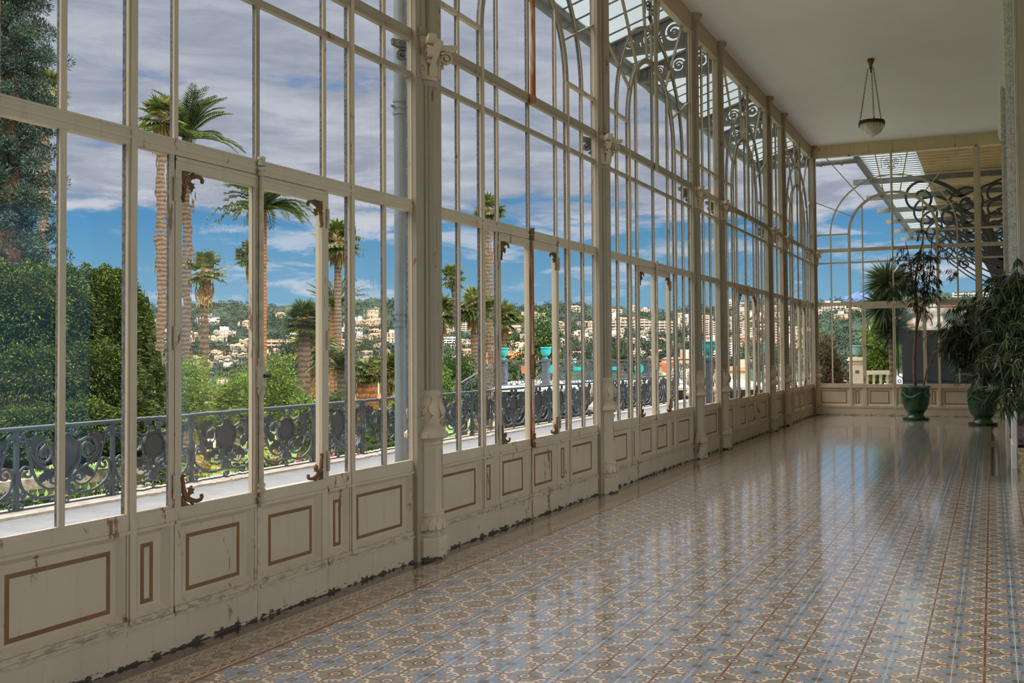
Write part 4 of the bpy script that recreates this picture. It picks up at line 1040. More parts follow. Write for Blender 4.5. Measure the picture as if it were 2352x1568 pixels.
# low stone balustrade glimpsed below the hedge
bl = thing('stone_balustrade', 'old stone balustrade covered in ivy below the hedge at left', 'balustrade', (0,0,0)); a_ = at(-90,1120,16.0); b2 = at(345,1085,19.0); zb = -1.30
dv = Vector((b2.x-a_.x, b2.y-a_.y, 0)); nb = 22; ang = math.atan2(dv.y, dv.x); bl.location = (a_.x,a_.y,zb); bl.rotation_euler = (0,0,ang); Lb = dv.length
m = MB(); m.box((0,-.13,.62), (Lb,.13,.80)); m.box((0,-.11,0), (Lb,.11,.14)); m.obj('coping', M['oldstone'], bl)
bp = MB().lathe([(.06,.14),(.06,.2),(.045,.24),(.075,.34),(.05,.46),(.04,.52),(.06,.56),(.06,.62)], n=10).mesh('baluster', M['stone'], 50)
for i in range(nb): o = link('baluster', bp, bl); o.location = ((i+.5)*Lb/nb,0,0)
for i, (u, v, dep, wpx) in enumerate(((40,1120,15.4,150),(190,1110,16.6,150),(330,1080,18.6,110))):
    p = at(u, v, dep); R = wpx*dep/2326/2; C = np.stack([(RNG.random(60)-.5)*2*R, (RNG.random(60)-.5)*.8, RNG.random(60)*.45], 1)
    o = leafobj('ivy', clump_leaves(C, .16, 3500, .075, .055), M['hedge']); o.location = (p.x,p.y,gz(p.x,p.y)); o.rotation_euler = (0,0,YAW)
    tag(o, ('dark ivy under the hedge, nearest the left edge of view','dark ivy under the hedge behind the first shield panel','dark ivy under the right end of the hedge')[i], 'ivy')
# ------------------------------------------------------------------ garden trees and shrubs
def tree(u, vt, vb, depth, wpx, mat, label, n=5000, L=.12, trunk=.09, crown0=.35, name='garden_tree', cat='tree'):
    p = at(u, vb, depth); z0 = ground(p); top = at(u, vt, depth).z; h = top-z0; R = wpx*depth/2326/2
    return bush(name, label, cat, (p.x,p.y,z0), R, h, n, L, mat, trunk=trunk, crown0=h*crown0, nc=70, group=None)
tree(452, 822, 950, 30, 190, M['bright'], 'bright green leafy tree over orange roofs in the left door pane', 11000, .085)
tree(540, 838, 955, 29, 150, M['bright'], 'bright green leafy tree left of the first door seam', 9000, .085)
tree(640, 812, 940, 31, 130, M['bright'], 'light green tree just right of the first door seam', 8500, .085)
tree(705, 900, 980, 24, 120, M['bright'], 'yellow-green shrub at the foot of the grey spiky palm', 5000, .10, name='garden_shrub', cat='shrub', trunk=.04)
tree(655, 770, 925, 55, 95, M['darkleaf'], 'small dark conifer in the first door opening', 5000, .14, crown0=.15, name='conifer_tree', cat='conifer')
tree(775, 862, 930, 30, 80, M['mid'], 'rounded dark green bush right of the first door', 4000, .10, crown0=.05, name='garden_bush', cat='bush', trunk=.05)
tree(1050, 795, 925, 34, 150, M['mid'], 'green tree right of the nearest column behind the stair rail', 11000, .09)
tree(1015, 845, 960, 30, 100, M['bright'], 'bright green shrub at the foot of the stair rail', 4500, .10, name='garden_shrub', cat='shrub')
tree(1245, 700, 840, 60, 150, M['mid'], 'sparse tree behind the urns in the second bay', 2600, .22, trunk=.12)
tree(1170, 760, 850, 50, 120, M['mid'], 'leafy tree left of the first turquoise urn', 3200, .16)
tree(930, 880, 985, 26, 60, M['agave'], 'yellow striped shrub beyond the downpipe', 2500, .22, name='garden_shrub', cat='shrub')
tree(335, 800, 930, 44, 60, M['bright'], 'pale green tree glimpsed right of the hedge', 3000, .14)
tree(880, 905, 1000, 24, 110, M['bright'], 'low yellow-green flower bed shrub left of the downpipe', 4000, .10, name='garden_shrub', cat='shrub', trunk=.03, crown0=.1)
def bed(u, v, depth, wpx, h, n, mat, label, name='flower_bed'):
    p = at(u, v, depth); R = wpx*depth/2326/2; z = ground(p)
    C = np.stack([(RNG.random(30)-.5)*2*R, (RNG.random(30)-.5)*1.2, RNG.random(30)*h], 1)
    o = leafobj(name, clump_leaves(C, .22, n, .09, .06), mat); o.location = (p.x,p.y,z); tag(o, label, 'flowers')
bed(640, 1010, 17, 240, .7, 3000, M['mid'], 'green planting below the railing in the first door opening', 'flower_bed'); bed(590, 950, 30, 90, 1.0, 500, M['yellow'], 'yellow flowers behind the railing near the first door seam')
bed(690, 985, 20, 160, .8, 1200, M['flower'], 'mixed red and orange flowers behind the railing medallion'); bed(500, 985, 22, 160, .9, 600, M['yellow'], 'yellow flowers behind the railing in the left door')
bed(1030, 985, 19, 160, .4, 1500, M['mid'], 'low planting below the railing in the second bay')
# red roofed houses just below the garden
def near_house(u, v, depth, w, label, rot=0, wallh=3.0):
    c = at(u, v, depth); k = depth/2326; W = w*k
    t = thing('villa', label, 'house', (c.x,c.y,c.z-wallh), YAW+rot)
    MB().box((-W/2,-W*.35,-6), (W/2,W*.35,wallh-.3)).obj('walls', M['tower'], t)
    r = MB(); z = wallh-.35; r.add([(-W*.55,-W*.42,z),(W*.55,-W*.42,z),(W*.55,W*.42,z),(-W*.55,W*.42,z),(-W*.3,0,z+W*.17),(W*.3,0,z+W*.17)], [(0,1,5,4),(1,2,5),(2,3,4,5),(3,0,4),(3,2,1,0)])
    r.obj('roof', M['tile_roof'], t)
    m = MB(); m.box((W*.12,-.3,z+.2), (W*.12+.5,.3,z+W*.17+.6)); m.obj('chimney', M['tower'], t)
near_house(1165, 822, 70, 165, 'villa with broad orange tiled roof behind the turquoise urns')
near_house(1555, 826, 80, 95, 'villa with orange tiled roof behind the far railing in the middle bay', .3)
near_house(480, 905, 60, 130, 'orange tiled roof seen through the bright green tree', .2); near_house(850, 905, 62, 110, 'orange tiled villa behind the clump palm', -.2)
near_house(1690, 842, 90, 60, 'orange tiled villa low behind the bay between the narrow windows', 0)
# ------------------------------------------------------------------ raised roof terrace with urns
pf = at(1350, 905, 32); PA = YAW
pt = thing('roof_terrace', 'white raised roof terrace with ornate pale grey railing beyond the garden', 'terrace', (pf.x,pf.y,0), PA)
kx = 32/2326
def px(u): return (u-1350)*kx
MB().box((px(1128),0,.31), (px(1800),9,.40)).obj('deck', M['white'], pt)
m = MB(); m.box((px(1135),.4,-.1), (px(1800),8.6,.31)); m.obj('fascia', M['black_iron'], pt)
m = MB(); m.box((px(1150),1.6,-3.5), (px(1800),8,.02)); m.obj('under_storey', M['black_iron'], pt)
rl = MB(); yz = 1.2; zt_, zb_ = 1.27, .46
rl.box((px(1140),yz-.03,zt_-.03), (px(1640),yz+.03,zt_+.02)); rl.box((px(1140),yz-.02,zb_), (px(1640),yz+.02,zb_+.03)); rl.box((px(1140),yz-.015,zt_-.14), (px(1640),yz+.015,zt_-.12))
for i in range(8): rl.box((px(1140)+i*.98-.02,yz-.03,.40), (px(1140)+i*.98+.02,yz+.03,zt_))
P2 = lambda u, v, n: (u, yz+n, v)
for i in range(7):
    x0 = px(1140)+i*.98+.49
    for s in (-1, 1):
        for (cx, cz, r0, a0, a1) in ((.30,.60,.10,0,8),(.16,.74,.09,1,8),(.36,.82,.09,2,9),(.40,.98,.10,0,8),(.22,1.03,.08,1,8),(.10,.58,.08,2,8),(.30,1.12,.06,0,7),(.43,.70,.06,0,7)):
            rl.bar([(x0+s*p[0], p[1]) for p in spiral(cx, cz, r0, .02, a0, a1, 16)], .03, .03, P2)
        rl.bar([(x0+s*p[0], p[1]) for p in cubic([(.05,.50),(.20,.52),(.40,.60),(.46,.80),(.40,1.0),(.44,1.14)])], .028, .03, P2)
rl.obj('scroll_railing', M['iron'], pt)
dc = [(1270,'disc'),(1330,'plate'),(1408,'plate'),(1473,'disc'),(1540,'roof_gap'),(1205,'roof_gap')]
for u, k in dc:
    m = MB()
    if k == 'disc': m.tube([(px(u),yz-.05,.99),(px(u),yz-.01,.99)], .155, 24)
    elif k == 'plate': m.box((px(u)-.17,yz-.05,.94), (px(u)+.17,yz-.01,1.06))
    else: m.plate([(px(u)-.18,1.12),(px(u)+.18,1.12),(px(u)+.16,.90),(px(u),.80),(px(u)-.16,.90)], .03, lambda a, b, n: (a, yz-.03+n, b))  # solid orange shield added where an opening shows the roof behind
    m.obj('medallion' if k == 'disc' else 'railing_inset', M['turq'] if k != 'roof_gap' else M['tile_roof'], pt)
def urn(u, v0, v1, depth, label, mat='turq', group='urns on the terrace piers'):
    b = at(u, v1, depth); h = (v1-v0)*depth/2326; t = thing('garden_urn', label, 'urn', (b.x,b.y,b.z), 0, group); s = h
    m = MB(); m.lathe([(.20*s,0),(.20*s,.06*s),(.10*s,.14*s),(.08*s,.22*s),(.11*s,.25*s)], n=20); m.obj('foot', M[mat], t, 40)
    m = MB(); vs = []; fs = []; pr = [(.11,.25),(.26,.32),(.38,.46),(.43,.62),(.42,.76),(.39,.86),(.42,.90)]; n = 40
    for i, (r, z) in enumerate(pr):
        for j in range(n):
            a = 2*PI*j/n; rr = r*(1+.035*math.cos(16*a+z*9))*s; vs.append((rr*math.cos(a), rr*math.sin(a), z*s))
    m.add(vs, [(i*n+j, i*n+(j+1) % n, (i+1)*n+(j+1) % n, (i+1)*n+j) for i in range(len(pr)-1) for j in range(n)]); m.obj('bowl', M[mat], t, 60)
    m = MB(); m.lathe([(.42*s,.89*s),(.49*s,.93*s),(.49*s,.98*s),(.44*s,1.0*s),(.40*s,.96*s),(.38*s,.90*s)], n=30); m.obj('rim', M[mat], t, 40)
    pd = MB(); pd.box((-.34*s,-.34*s,-.08), (.34*s,.34*s,0)); pd.box((-.28*s,-.28*s,-2.2), (.28*s,.28*s,-.08)); pdo = pd.obj('urn_pier', M['stone'] if mat != 'turq' else M['iron']); pdo.location = b
    tag(pdo, 'pier under the '+label, 'pier', 'piers under the urns')
urn(1254, 797, 824, 36, 'turquoise fluted urn in the second bay, right of the rusty pole'); urn(1156, 799, 826, 36, 'turquoise fluted urn in the second bay, left of the rusty pole')
urn(1627, 783, 822, 30, 'turquoise urn seen through the first narrow window'); urn(1766, 787, 822, 30, 'turquoise urn seen through the second narrow window')
# stair rail climbing to the roof terrace
sr = thing('stair_railing', 'pale grey scrolled stair railing climbing to the roof terrace', 'railing', (0,0,0)); A, B = at(1003,912,30), at(1128,838,32); m = MB()
m.tube([A, B], .03, 8); A2, B2 = A-Vector((0,0,.75)), B-Vector((0,0,.75)); m.tube([A2, B2], .02, 8)
for i in range(9):
    t = i/8; m.tube([A.lerp(B,t), A2.lerp(B2,t)], .018, 6)
    if i < 8:
        d_ = (B-A).normalized(); cc = (A.lerp(B,t+.06)+A2.lerp(B2,t+.06))/2
        pl = lambda u, v, n: tuple(cc+d_*u+Vector((0,0,v))+Vector((-d_.y,d_.x,0))*n)
        m.bar(spiral(0,.16,.13,.03,0,8,16), .02, .02, pl); m.bar(spiral(0,-.16,.13,.03,2,10,16), .02, .02, pl)
m.obj('rail', M['iron'], sr)
# ------------------------------------------------------------------ hillside houses, blocks and woods
def house_mesh(kind):
    m = MB(); w, d, h = 1.0, .75, .62
    m.mi = 0; m.box((-w/2,-d/2,-.5), (w/2,d/2,h)); m.mi = 2
    for x in (-.32,-.02,.26):
        for z in (.12,.38): m.box((x,-d/2-.012,z), (x+.12,-d/2+.01,z+.15))
    m.mi = 1
    if kind == 'hip': m.add([(-w*.55,-d*.56,h),(w*.55,-d*.56,h),(w*.55,d*.56,h),(-w*.55,d*.56,h),(-.2,0,h+.2),(.2,0,h+.2)], [(0,1,5,4),(1,2,5),(2,3,4,5),(3,0,4),(3,2,1,0)])
    elif kind == 'gable': m.add([(-w*.55,-d*.56,h),(w*.55,-d*.56,h),(w*.55,d*.56,h),(-w*.55,d*.56,h),(-w*.55,0,h+.22),(w*.55,0,h+.22)], [(0,1,5,4),(1,2,5),(2,3,4,5),(3,0,4),(3,2,1,0)])
    else: m.box((-w*.52,-d*.52,h), (w*.52,d*.52,h+.05)); m.box((-w*.2,-d*.3,h+.05), (w*.2,d*.2,h+.4))
    return m
HM = {}
for k in ('hip','gable','flat'):
    for c_ in ('white','pink'): HM[k, c_] = house_mesh(k).mesh('house_'+k, [M['hw_'+c_], M['hw_roof'] if k != 'flat' else M['flat_roof'], M['hw_win']])
HL = {('hip','white'):'pale house with hipped tile roof on the far hillside',('gable','white'):'pale house with gabled tile roof on the far hillside',('flat','white'):'white flat-roofed house on the far hillside',
      ('hip','pink'):'pinkish house with hipped tile roof on the far hillside',('gable','pink'):'pinkish house with gabled tile roof on the far hillside',('flat','pink'):'pinkish flat-roofed house on the far hillside'}
def place_r(u, v):
    """where the sight line through (u, v) meets the hill"""
    d = at(u, v, 1)-Vector((CX,0,EYE)); o = Vector((CX,0,EYE)); lo = None
    for i in range(560, 1330, 8):
        p = o+d*(i/math.hypot(d.x, d.y))
        if p.z < gz(p.x, p.y): return p
    return None
spots = []; tries = 0
while len(spots) < 290 and tries < 20000:
    tries += 1
    u = random.uniform(300, 2290); hzn = 829-.0116*u; v = hzn-random.triangular(-42, 108, 6 if u < 1150 else 36)
    if u > 1850 and u < 2000 and v > 740: continue
    if u < 330 and v < 700: continue
    dens = .5+.5*math.sin(u*.011+v*.045)*math.sin(v*.07+u*.004)
    if random.random() > .35+.65*dens: continue
    if any((u-a)**2/700+(v-b)**2/110 < .40 for a, b in spots): continue
    if place_r(u, v) is None: continue
    spots.append((u, v))
kinds = [('hip','white')]*4+[('gable','white')]*3+[('flat','white')]*4+[('hip','pink')]*2+[('gable','pink')]+[('flat','pink')]
for u, v in spots:
    p = place_r(u, v); k = random.choice(kinds); o = link('hillside_house', HM[k]); az = math.atan2(p.y, p.x-CX)-PI/2
    s = min(13.5, max(7.5, random.uniform(18, 31)*math.hypot(p.x-CX, p.y)/2326))*(.85 if k[0] != 'flat' else random.choice((.85,1.1))); o.location = (p.x,p.y,gz(p.x,p.y)-.5); o.rotation_euler = (0,0,az+random.uniform(-.5,.5)); o.scale = (s*random.uniform(.9,1.5), s*.9, s*random.uniform(.62,.95))
    tag(o, HL[k], 'house', {'hip':'hip-roofed','gable':'gable-roofed','flat':'flat-roofed'}[k[0]]+' '+{'white':'pale','pink':'pinkish'}[k[1]]+' houses on the far hillside')
def block(u, v, wpx, hpx, label, mat='tower', storeys=8, rot=.15):
    p = place_r(u, v+hpx*.5) or at(u, v, 1000); dist = math.hypot(p.x-CX, p.y)*math.cos(math.atan2(-(p.x-CX), p.y)-YAW); k = dist/2326
    W, H_ = wpx*k, hpx*k; t = thing('apartment_block', label, 'building', (p.x,p.y,p.z-.5), math.atan2(p.y,p.x-CX)-PI/2+rot)
    MB().box((-W/2,0,-3), (W/2,W*.3,H_)).obj('walls', M[mat], t)
    b = MB(); g = MB()
    for i in range(storeys):
        z = H_*(i+.25)/storeys; b.box((-W*.5,-1.3,z-.25), (W*.5,0,z+H_/storeys*.38)); g.box((-W*.47,-.06,z+H_/storeys*.38), (W*.47,.02,z+H_/storeys*.74))
        n = max(3, int(W/5))
        for j in range(n): b.box((-W*.48+j*W*.96/n-.3,-1.2,z), (-W*.48+j*W*.96/n+.5,.02,z+H_/storeys*.75))
    b.obj('balconies', M[mat], t); g.obj('windows', M['hw_win'], t)
B_ = [(1430,748,150,26,'long pinkish terraced apartment block high in the middle bay','tower',4),(1515,748,70,26,'shorter pinkish terraced block beside the long one in the middle bay','tower',4),
 (1612,748,36,44,'cream tower block in the first narrow window, left one','tower',8),(1632,756,30,40,'cream tower block in the first narrow window, right one','tower',8),(1668,752,36,36,'plain cream block left in the bay between the narrow windows','tower',3),
 (1700,752,44,30,'cream block with balconies centre of the bay between the narrow windows','tower',6),(1722,762,34,24,'cream block right of centre in the bay between the narrow windows','tower',5),
 (1625,808,70,48,'large banded apartment block behind the urn in the first narrow window','tower_w',8),(1672,806,50,44,'banded apartment block low left between the narrow windows','tower_w',8),(1778,770,14,62,'tall pink tower in the second narrow window','hw_pink',10),
 (1018,782,70,22,'white long block just right of the nearest column','tower_w',4),(1062,752,44,22,'cream block above the green tree right of the nearest column','tower',5),(945,765,40,30,'white block beside the downpipe','tower_w',4),(480,735,50,16,'white building on the ridge behind the small fan palm','tower_w',3),(640,790,70,26,'pink villa with hipped outline right of the first door seam','hw_pink',3),
 (1690,700,40,16,'pale building on the skyline between the narrow windows','tower_w',3),(2230,676,80,12,'pale terraces on the ridge at the right of the end window','tower_w',2)]
for b in B_: block(*b)
k = 0; C = []
for _ in range(9000):
    u = random.uniform(250, 2330); v = 829-.0116*u-random.uniform(-45, 128)
    dd = .5+.5*math.sin(u*.011+v*.045)*math.sin(v*.07+u*.004)
    if random.random() < dd*.75: continue
    p = place_r(u, v)
    if p: C.append((p.x,p.y,gz(p.x,p.y)+1.6))
C = np.array(C); nL = 170000; idx = RNG.integers(0, len(C), nL); d = rdir(nL)
V = kites(C[idx]+d*np.array([4.6,4.6,3.2])*(RNG.random(nL)**.4)[:,None], d+.6*rdir(nL), rdir(nL), 1.7, 1.3, .2)
tag(leafobj('hillside_woods', V, M['woods']), 'dense green woods covering the far hillside between the houses', 'woods', None, 'stuff')
# ------------------------------------------------------------------ outside the end windows: porch canopy
cn = thing('porch_canopy', 'large glass edged porch canopy outside the end windows', 'canopy', (0,0,0))
EX, BX = 1.0, 2.35; cy0, cy1 = 25.0, 43.5; cz = lambda x: 6.20+(x-EX)*.05
MB().add([(EX,cy0,cz(EX)),(BX,cy0,cz(BX)),(BX,cy1,cz(BX)+.15),(EX,cy1,cz(EX)+.15)], [(0,1,2,3)]).obj('glass_edge', M['awn'], cn)
s = MB(); s.box((BX,cy0,cz(BX)), (5.2,cy1,cz(BX)+.2))
for i in range(46): s.tube([(BX,cy0+.2+i*.4,cz(BX)),(5.2,cy0+.2+i*.4,cz(BX))], .07, 6)
s.obj('soffit', M['soffit'], cn)
r = MB()
for i in range(62): r.box((EX,cy0+i*.30,cz(EX)-.012), (BX,cy0+.03+i*.30,cz(EX)+.002))
r.obj('glazing_bars', M['deco_iron'], cn)
r = MB(); r.box((EX-.06,cy0,cz(EX)-.10), (EX+.05,cy1,cz(EX)+.10)); r.obj('eave', M['deco_iron'], cn)
g = MB(); g.tube([(-.5,25.25,6.12),(EX,25.25,6.14)], .075, 14)
for x in (.1,.6): g.tube([(x,25.25,6.12),(x+.05,25.25,6.12)], .085, 14)
g.obj('gutter', M['grey_iron'], cn, 40)
for i in range(6):
    y = 28.1+i*3.05
    MB().box((EX-.45,y-.06,5.98), (5.0,y+.06,6.12)).obj('cross_beam', M['grey_iron'], cn)
    pl = lambda u, v, n: (u, y+n, v); b = MB()
    main = cubic([(4.45,2.9),(4.25,3.6),(4.0,4.5),(3.6,5.2),(3.0,5.75),(2.5,6.0)]); b.bar(main, [.17-.09*q/len(main) for q in range(len(main))], .07, pl)
    b.bar([(4.5,2.7),(4.5,6.1)], .10, .10, pl); b.bar([(2.2,6.0),(4.5,6.05)], .07, .08, pl)
    for k_, q in enumerate(((2.28,5.52,.46,.12,PI*.4,PI*3.0),(3.45,5.30,.50,.12,PI*1.1,-PI*1.6),(4.12,5.50,.40,.10,PI*1.5,PI*3.9),(3.0,4.95,.30,.08,0,PI*2.4),(4.1,4.70,.34,.09,PI*.8,-PI*1.6),(4.28,4.0,.22,.07,PI*.9,-PI*1.3))):
        b.bar(spiral(*q, 40), .06, .072+.003*k_, pl)
    b.bar(cubic([(2.4,5.05),(2.9,4.62),(3.4,4.25),(3.9,3.95),(4.4,3.75)]), .045, .07, pl); b.bar(cubic([(2.9,5.7),(3.2,5.5),(3.9,5.75),(4.4,5.95)]), .05, .07, pl)
    b.obj('scroll_bracket', M['black_iron'], cn)
struct('wall_porch', MB().box((4.62,24.7,0), (5.4,46,8)), M['plaster'], 'house wall behind the porch canopy outside the end windows', 'wall')
# masked dark stone block and pale object glimpsed through the frosted panes
sw = struct('wall_screen', MB().box((1.98,24.98,0), (4.6,25.15,1.98)), M['iron_dk'], 'dark low porch wall seen through the frosted panes', 'wall')
pl_ = thing('porch_planter', 'large dim pale vessel behind the frosted end panes at right', 'planter', (3.1,26.6,0)); m = MB()
m.lathe([(.30,0),(.34,.3),(.40,.9),(.62,1.5),(.66,1.9),(.5,2.1)], n=24); m.obj('vessel', M['plaster'], pl_, 50)
# garden at the far end
b = at(1967, 884, 34); pr = thing('stone_pillar', 'cream stone gate pillar with small plate in the end window', 'pillar', (b.x,b.y,-.3), .3)
k = 34/2326; H1 = at(1967,828,34).z+.3; m = MB(); m.box((-.19,-.19,-.5), (.19,.19,H1)); m.obj('shaft', M['stone'], pr)
m = MB(); m.box((-.26,-.26,H1), (.26,.26,H1+.05)); m.box((-.22,-.22,H1+.05), (.22,.22,H1+.12)); m.box((-.22,-.22,H1-.10), (.22,.22,H1-.06)); m.obj('cap', M['stone'], pr)
MB().box((-.07,-.20,H1-.42), (.07,-.188,H1-.32)).obj('plate', M['purple'], pr)
urn(1967, 793, 822, 34, 'small verdigris urn on the stone pillar in the end window', 'verdi'); 
for o in [o for o in COL.objects if o.name.startswith('urn_pier') and 'verdigris' in o['label']]: bpy.data.objects.remove(o)
a1, a2 = at(1984, 884, 36), at(2062, 884, 36); be = thing('garden_balustrade', 'cream stone balustrade right of the pillar in the end window', 'balustrade', (a1.x,a1.y,-.35), math.atan2(a2.y-a1.y,a2.x-a1.x)); Lb = (a2-a1).length; Ht = at(2000,851,36).z+.35
m = MB(); m.box((0,-.13,Ht-.14), (Lb,.13,Ht)); m.box((0,-.11,0), (Lb,.11,.42)); m.obj('coping', M['stone'], be)
bm_ = MB().lathe([(.055,.42),(.055,.46),(.035,.5),(.07,.58),(.045,.68),(.035,.75),(.055,.78),(.055,Ht-.13)], n=12).mesh('baluster', M['stone'], 50)
for i in range(5): o = link('baluster', bm_, be); o.location = ((i+.5)*Lb/5,0,0)
bush('bougainvillea', 'rusty brown flowering bush at the left of the end window', 'bush', (at(1905,880,37).x,at(1905,880,37).y,-1.6), 1.0, at(1905,742,37).z+1.6, 15000, .10, M['boug'], ry=.8, nc=80)
bush('olive_bush', 'pale green bush at the foot of the brown flowering bush', 'bush', (at(1885,880,33).x,at(1885,880,33).y,-1.3), .62, 2.0, 4500, .08, M['mid'])
bush('garden_tree', 'bright green tree behind the stone balustrade in the end window', 'tree', (at(2020,880,44).x,at(2020,880,44).y,-1.6), 1.05, at(2015,715,44).z+1.6, 9000, .16, M['bright'], nc=70, trunk=.1, crown0=1.2)
c = at(2040, 655, 31); yu = thing('dragon_palm', 'spiky sword-leaved palm outside the end window', 'palm', (c.x,c.y,-.8)); V, st = fan_crown(.9, 1); P = []; nL = 420
for (u, v, d_, R) in ((2040,648,31,.95),(2030,705,31,.85),(2052,760,31,.75)):
    q = at(u, v, d_)-Vector((c.x,c.y,-.8)); dd = rdir(nL); dd[:,2] = dd[:,2]*.8+.15; P.append(kites(np.tile(np.array(q), (nL,1)), dd, rdir(nL), R*(.7+.4*RNG.random(nL)), .055, .05, .12))
leafobj('sword_leaves', np.concatenate(P), M['yucca'], yu); m = MB(); m.tube([(0,0,-.3),(.1,0,1.2),(0,0,c.z+.8)], .09, 8); m.obj('stem', M['trunk'], yu, 50)
# ------------------------------------------------------------------ pendant lamp
lx, ly = 2.15, 17.48; lp = thing('pendant_lamp', 'bronze pendant lamp with ribbed glass bowl hanging on three chains', 'lamp', (lx,ly,ZC))
m = MB(); m.lathe([(.052,0),(.058,-.02),(.056,-.04),(.03,-.10),(.022,-.13)], n=16); m.obj('canopy', M['lamp_brass'], lp, 40)
m = MB(); m.lathe([(.012,-.13),(.022,-.15),(.018,-.17),(.012,-.19),(.014,-.21),(.004,-.235)], n=12)
for a in (0, 2.09, 4.19): m.bar(spiral(.028,-.145,.022,.008,PI,-PI,12), .006, .006, lambda u, v, n, a=a: (u*math.cos(a)-n*math.sin(a), u*math.sin(a)+n*math.cos(a), v))
m.obj('hook', M['lamp_metal'], lp, 40)
ZR = -1.075; RR = .205
for a in (2.9, 2.9+2.094, 2.9+4.189):
    A = Vector((.05*math.cos(a), .05*math.sin(a), -.15)); B = Vector((RR*math.cos(a), RR*math.sin(a), ZR+.03)); nl = 26; m = MB(); d_ = (B-A)/nl
    for i in range(nl):
        c_ = A+d_*(i+.5); n1 = d_.normalized(); s1 = n1.cross(Vector((0,0,1))).normalized() if i % 2 else n1.cross(n1.cross(Vector((0,0,1)))).normalized(); hl = d_.length*.62
        m.tube([tuple(c_+n1*hl*math.cos(q*PI/4)+s1*.011*math.sin(q*PI/4)) for q in range(8)], .0034, 5, closed=True)
    m.obj('chain', M['lamp_metal'], lp)
m = MB(); m.lathe([(RR-.02,ZR+.03),(RR+.005,ZR+.025),(RR+.012,ZR-.01),(RR+.004,ZR-.03),(RR-.02,ZR-.03)], n=40)
for i in range(24):
    a = 2*PI*i/24; L = .05 if i % 2 else .028; ca, sa = math.cos(a), math.sin(a); m.tube([(RR*ca,RR*sa,ZR-.02),((RR+.004)*ca,(RR+.004)*sa,ZR-.03-L)], [.005,.002], 5)
for a in (2.9, 2.9+2.094, 2.9+4.189): m.tube([((RR+.01)*math.cos(a),(RR+.01)*math.sin(a),ZR+.04),((RR+.022)*math.cos(a),(RR+.022)*math.sin(a),ZR-.05)], [.012,.006], 6)
m.obj('ring', M['lamp_metal'], lp, 40)
m = MB(); n = 72; pr = [(RR-.012,ZR-.02),(RR-.014,ZR-.06),(RR-.026,ZR-.11),(RR-.055,ZR-.16),(RR-.10,ZR-.20),(RR-.15,ZR-.225),(.02,ZR-.24)]; m.lathe(pr, n=n); m.obj('glass_bowl', M['bowl'], lp, 70)
# ------------------------------------------------------------------ pots and potted trees
PR = [(.20,.0),(.205,.03),(.185,.06),(.165,.09),(.165,.13),(.20,.17),(.245,.24),(.272,.33),(.282,.40),(.288,.415),(.284,.43),(.290,.55),(.286,.66),(.283,.675),(.30,.685),(.322,.70),(.322,.722),(.30,.73),(.278,.725),(.27,.68)]
def pot(x, y, s, label, slabel, rot=0):
    sc = MB(); sc.lathe([(.20*s,0),(.275*s,.005),(.285*s,.045),(.272*s,.045),(.262*s,.018),(0.02,.016)], n=36)
    so_ = sc.obj('plant_saucer', M['pot'], None, 40, (x,y,.0)); tag(so_, slabel, 'saucer', 'saucers under the green pots')
    t = thing('glazed_pot', label, 'pot', (x,y,.018), rot, 'green glazed pots')
    body = [(r*s, z*s) for r, z in PR[:14]]; MB().lathe(body, n=40).obj('body', M['pot'], t, 45)
    MB().lathe([(r*s, z*s) for r, z in PR[13:]], n=40).obj('rim', M['pot_edge'], t, 45)
    g = MB()
    for k in range(4):
        a0 = k*PI/2
        pts = []
        for i in range(13):
            a = a0+(i/12)*PI/2; z = .60-.115*math.sin(PI*i/12)**1.3; r = .293; pts.append((r*s*math.cos(a), r*s*math.sin(a), z*s))
        g.tube(pts, [(.008+.012*math.sin(PI*i/12))*s for i in range(13)], 7)
    g.obj('garland', M['pot_edge'], t, 50)
    b = MB()
    for k in range(4):
        a = k*PI/2+PI/4-PI/4; ca, sa = math.cos(a), math.sin(a); b.lathe([(.045*s,0),(.043*s,.012*s),(.03*s,.016*s),(.018*s,.024*s)], n=16)
        q = b.v[-64:]; b.v[-64:] = [((.285*s+p[2])*ca-p[0]*sa, (.285*s+p[2])*sa+p[0]*ca, .545*s+p[1]) for p in q]
    b.obj('rosette', M['pot'], t, 50)
    MB().lathe([(.268*s,.66*s),(.02,.665*s)], n=30).obj('soil', M['soil'], t)
    return t
pot(2.386, 23.2, 1.0, 'green glazed pot with garland and rosette, left one by the end wall', 'dark green saucer under the left green pot', 5.2)
pot(3.751, 21.93, 1.0, 'green glazed pot with chipped garland, right one by the end wall', 'dark green saucer under the right green pot', 5.6)
t = thing('teal_jar', 'tall tapering teal glazed jar half hidden behind the right pier', 'pot', (4.34,17.9,0)); MB().lathe([(.10,0),(.115,.02),(.10,.06),(.12,.14),(.17,.30),(.20,.46),(.205,.56),(.19,.64),(.17,.68),(.19,.70),(.19,.72),(.17,.72),(.16,.66),(.02,.66)], n=36).obj('body', M['teal'], t, 45)
MB().lathe([(.12,0),(.125,.02),(.105,.03)], n=30).obj('foot_ring', M['verdi'], t)
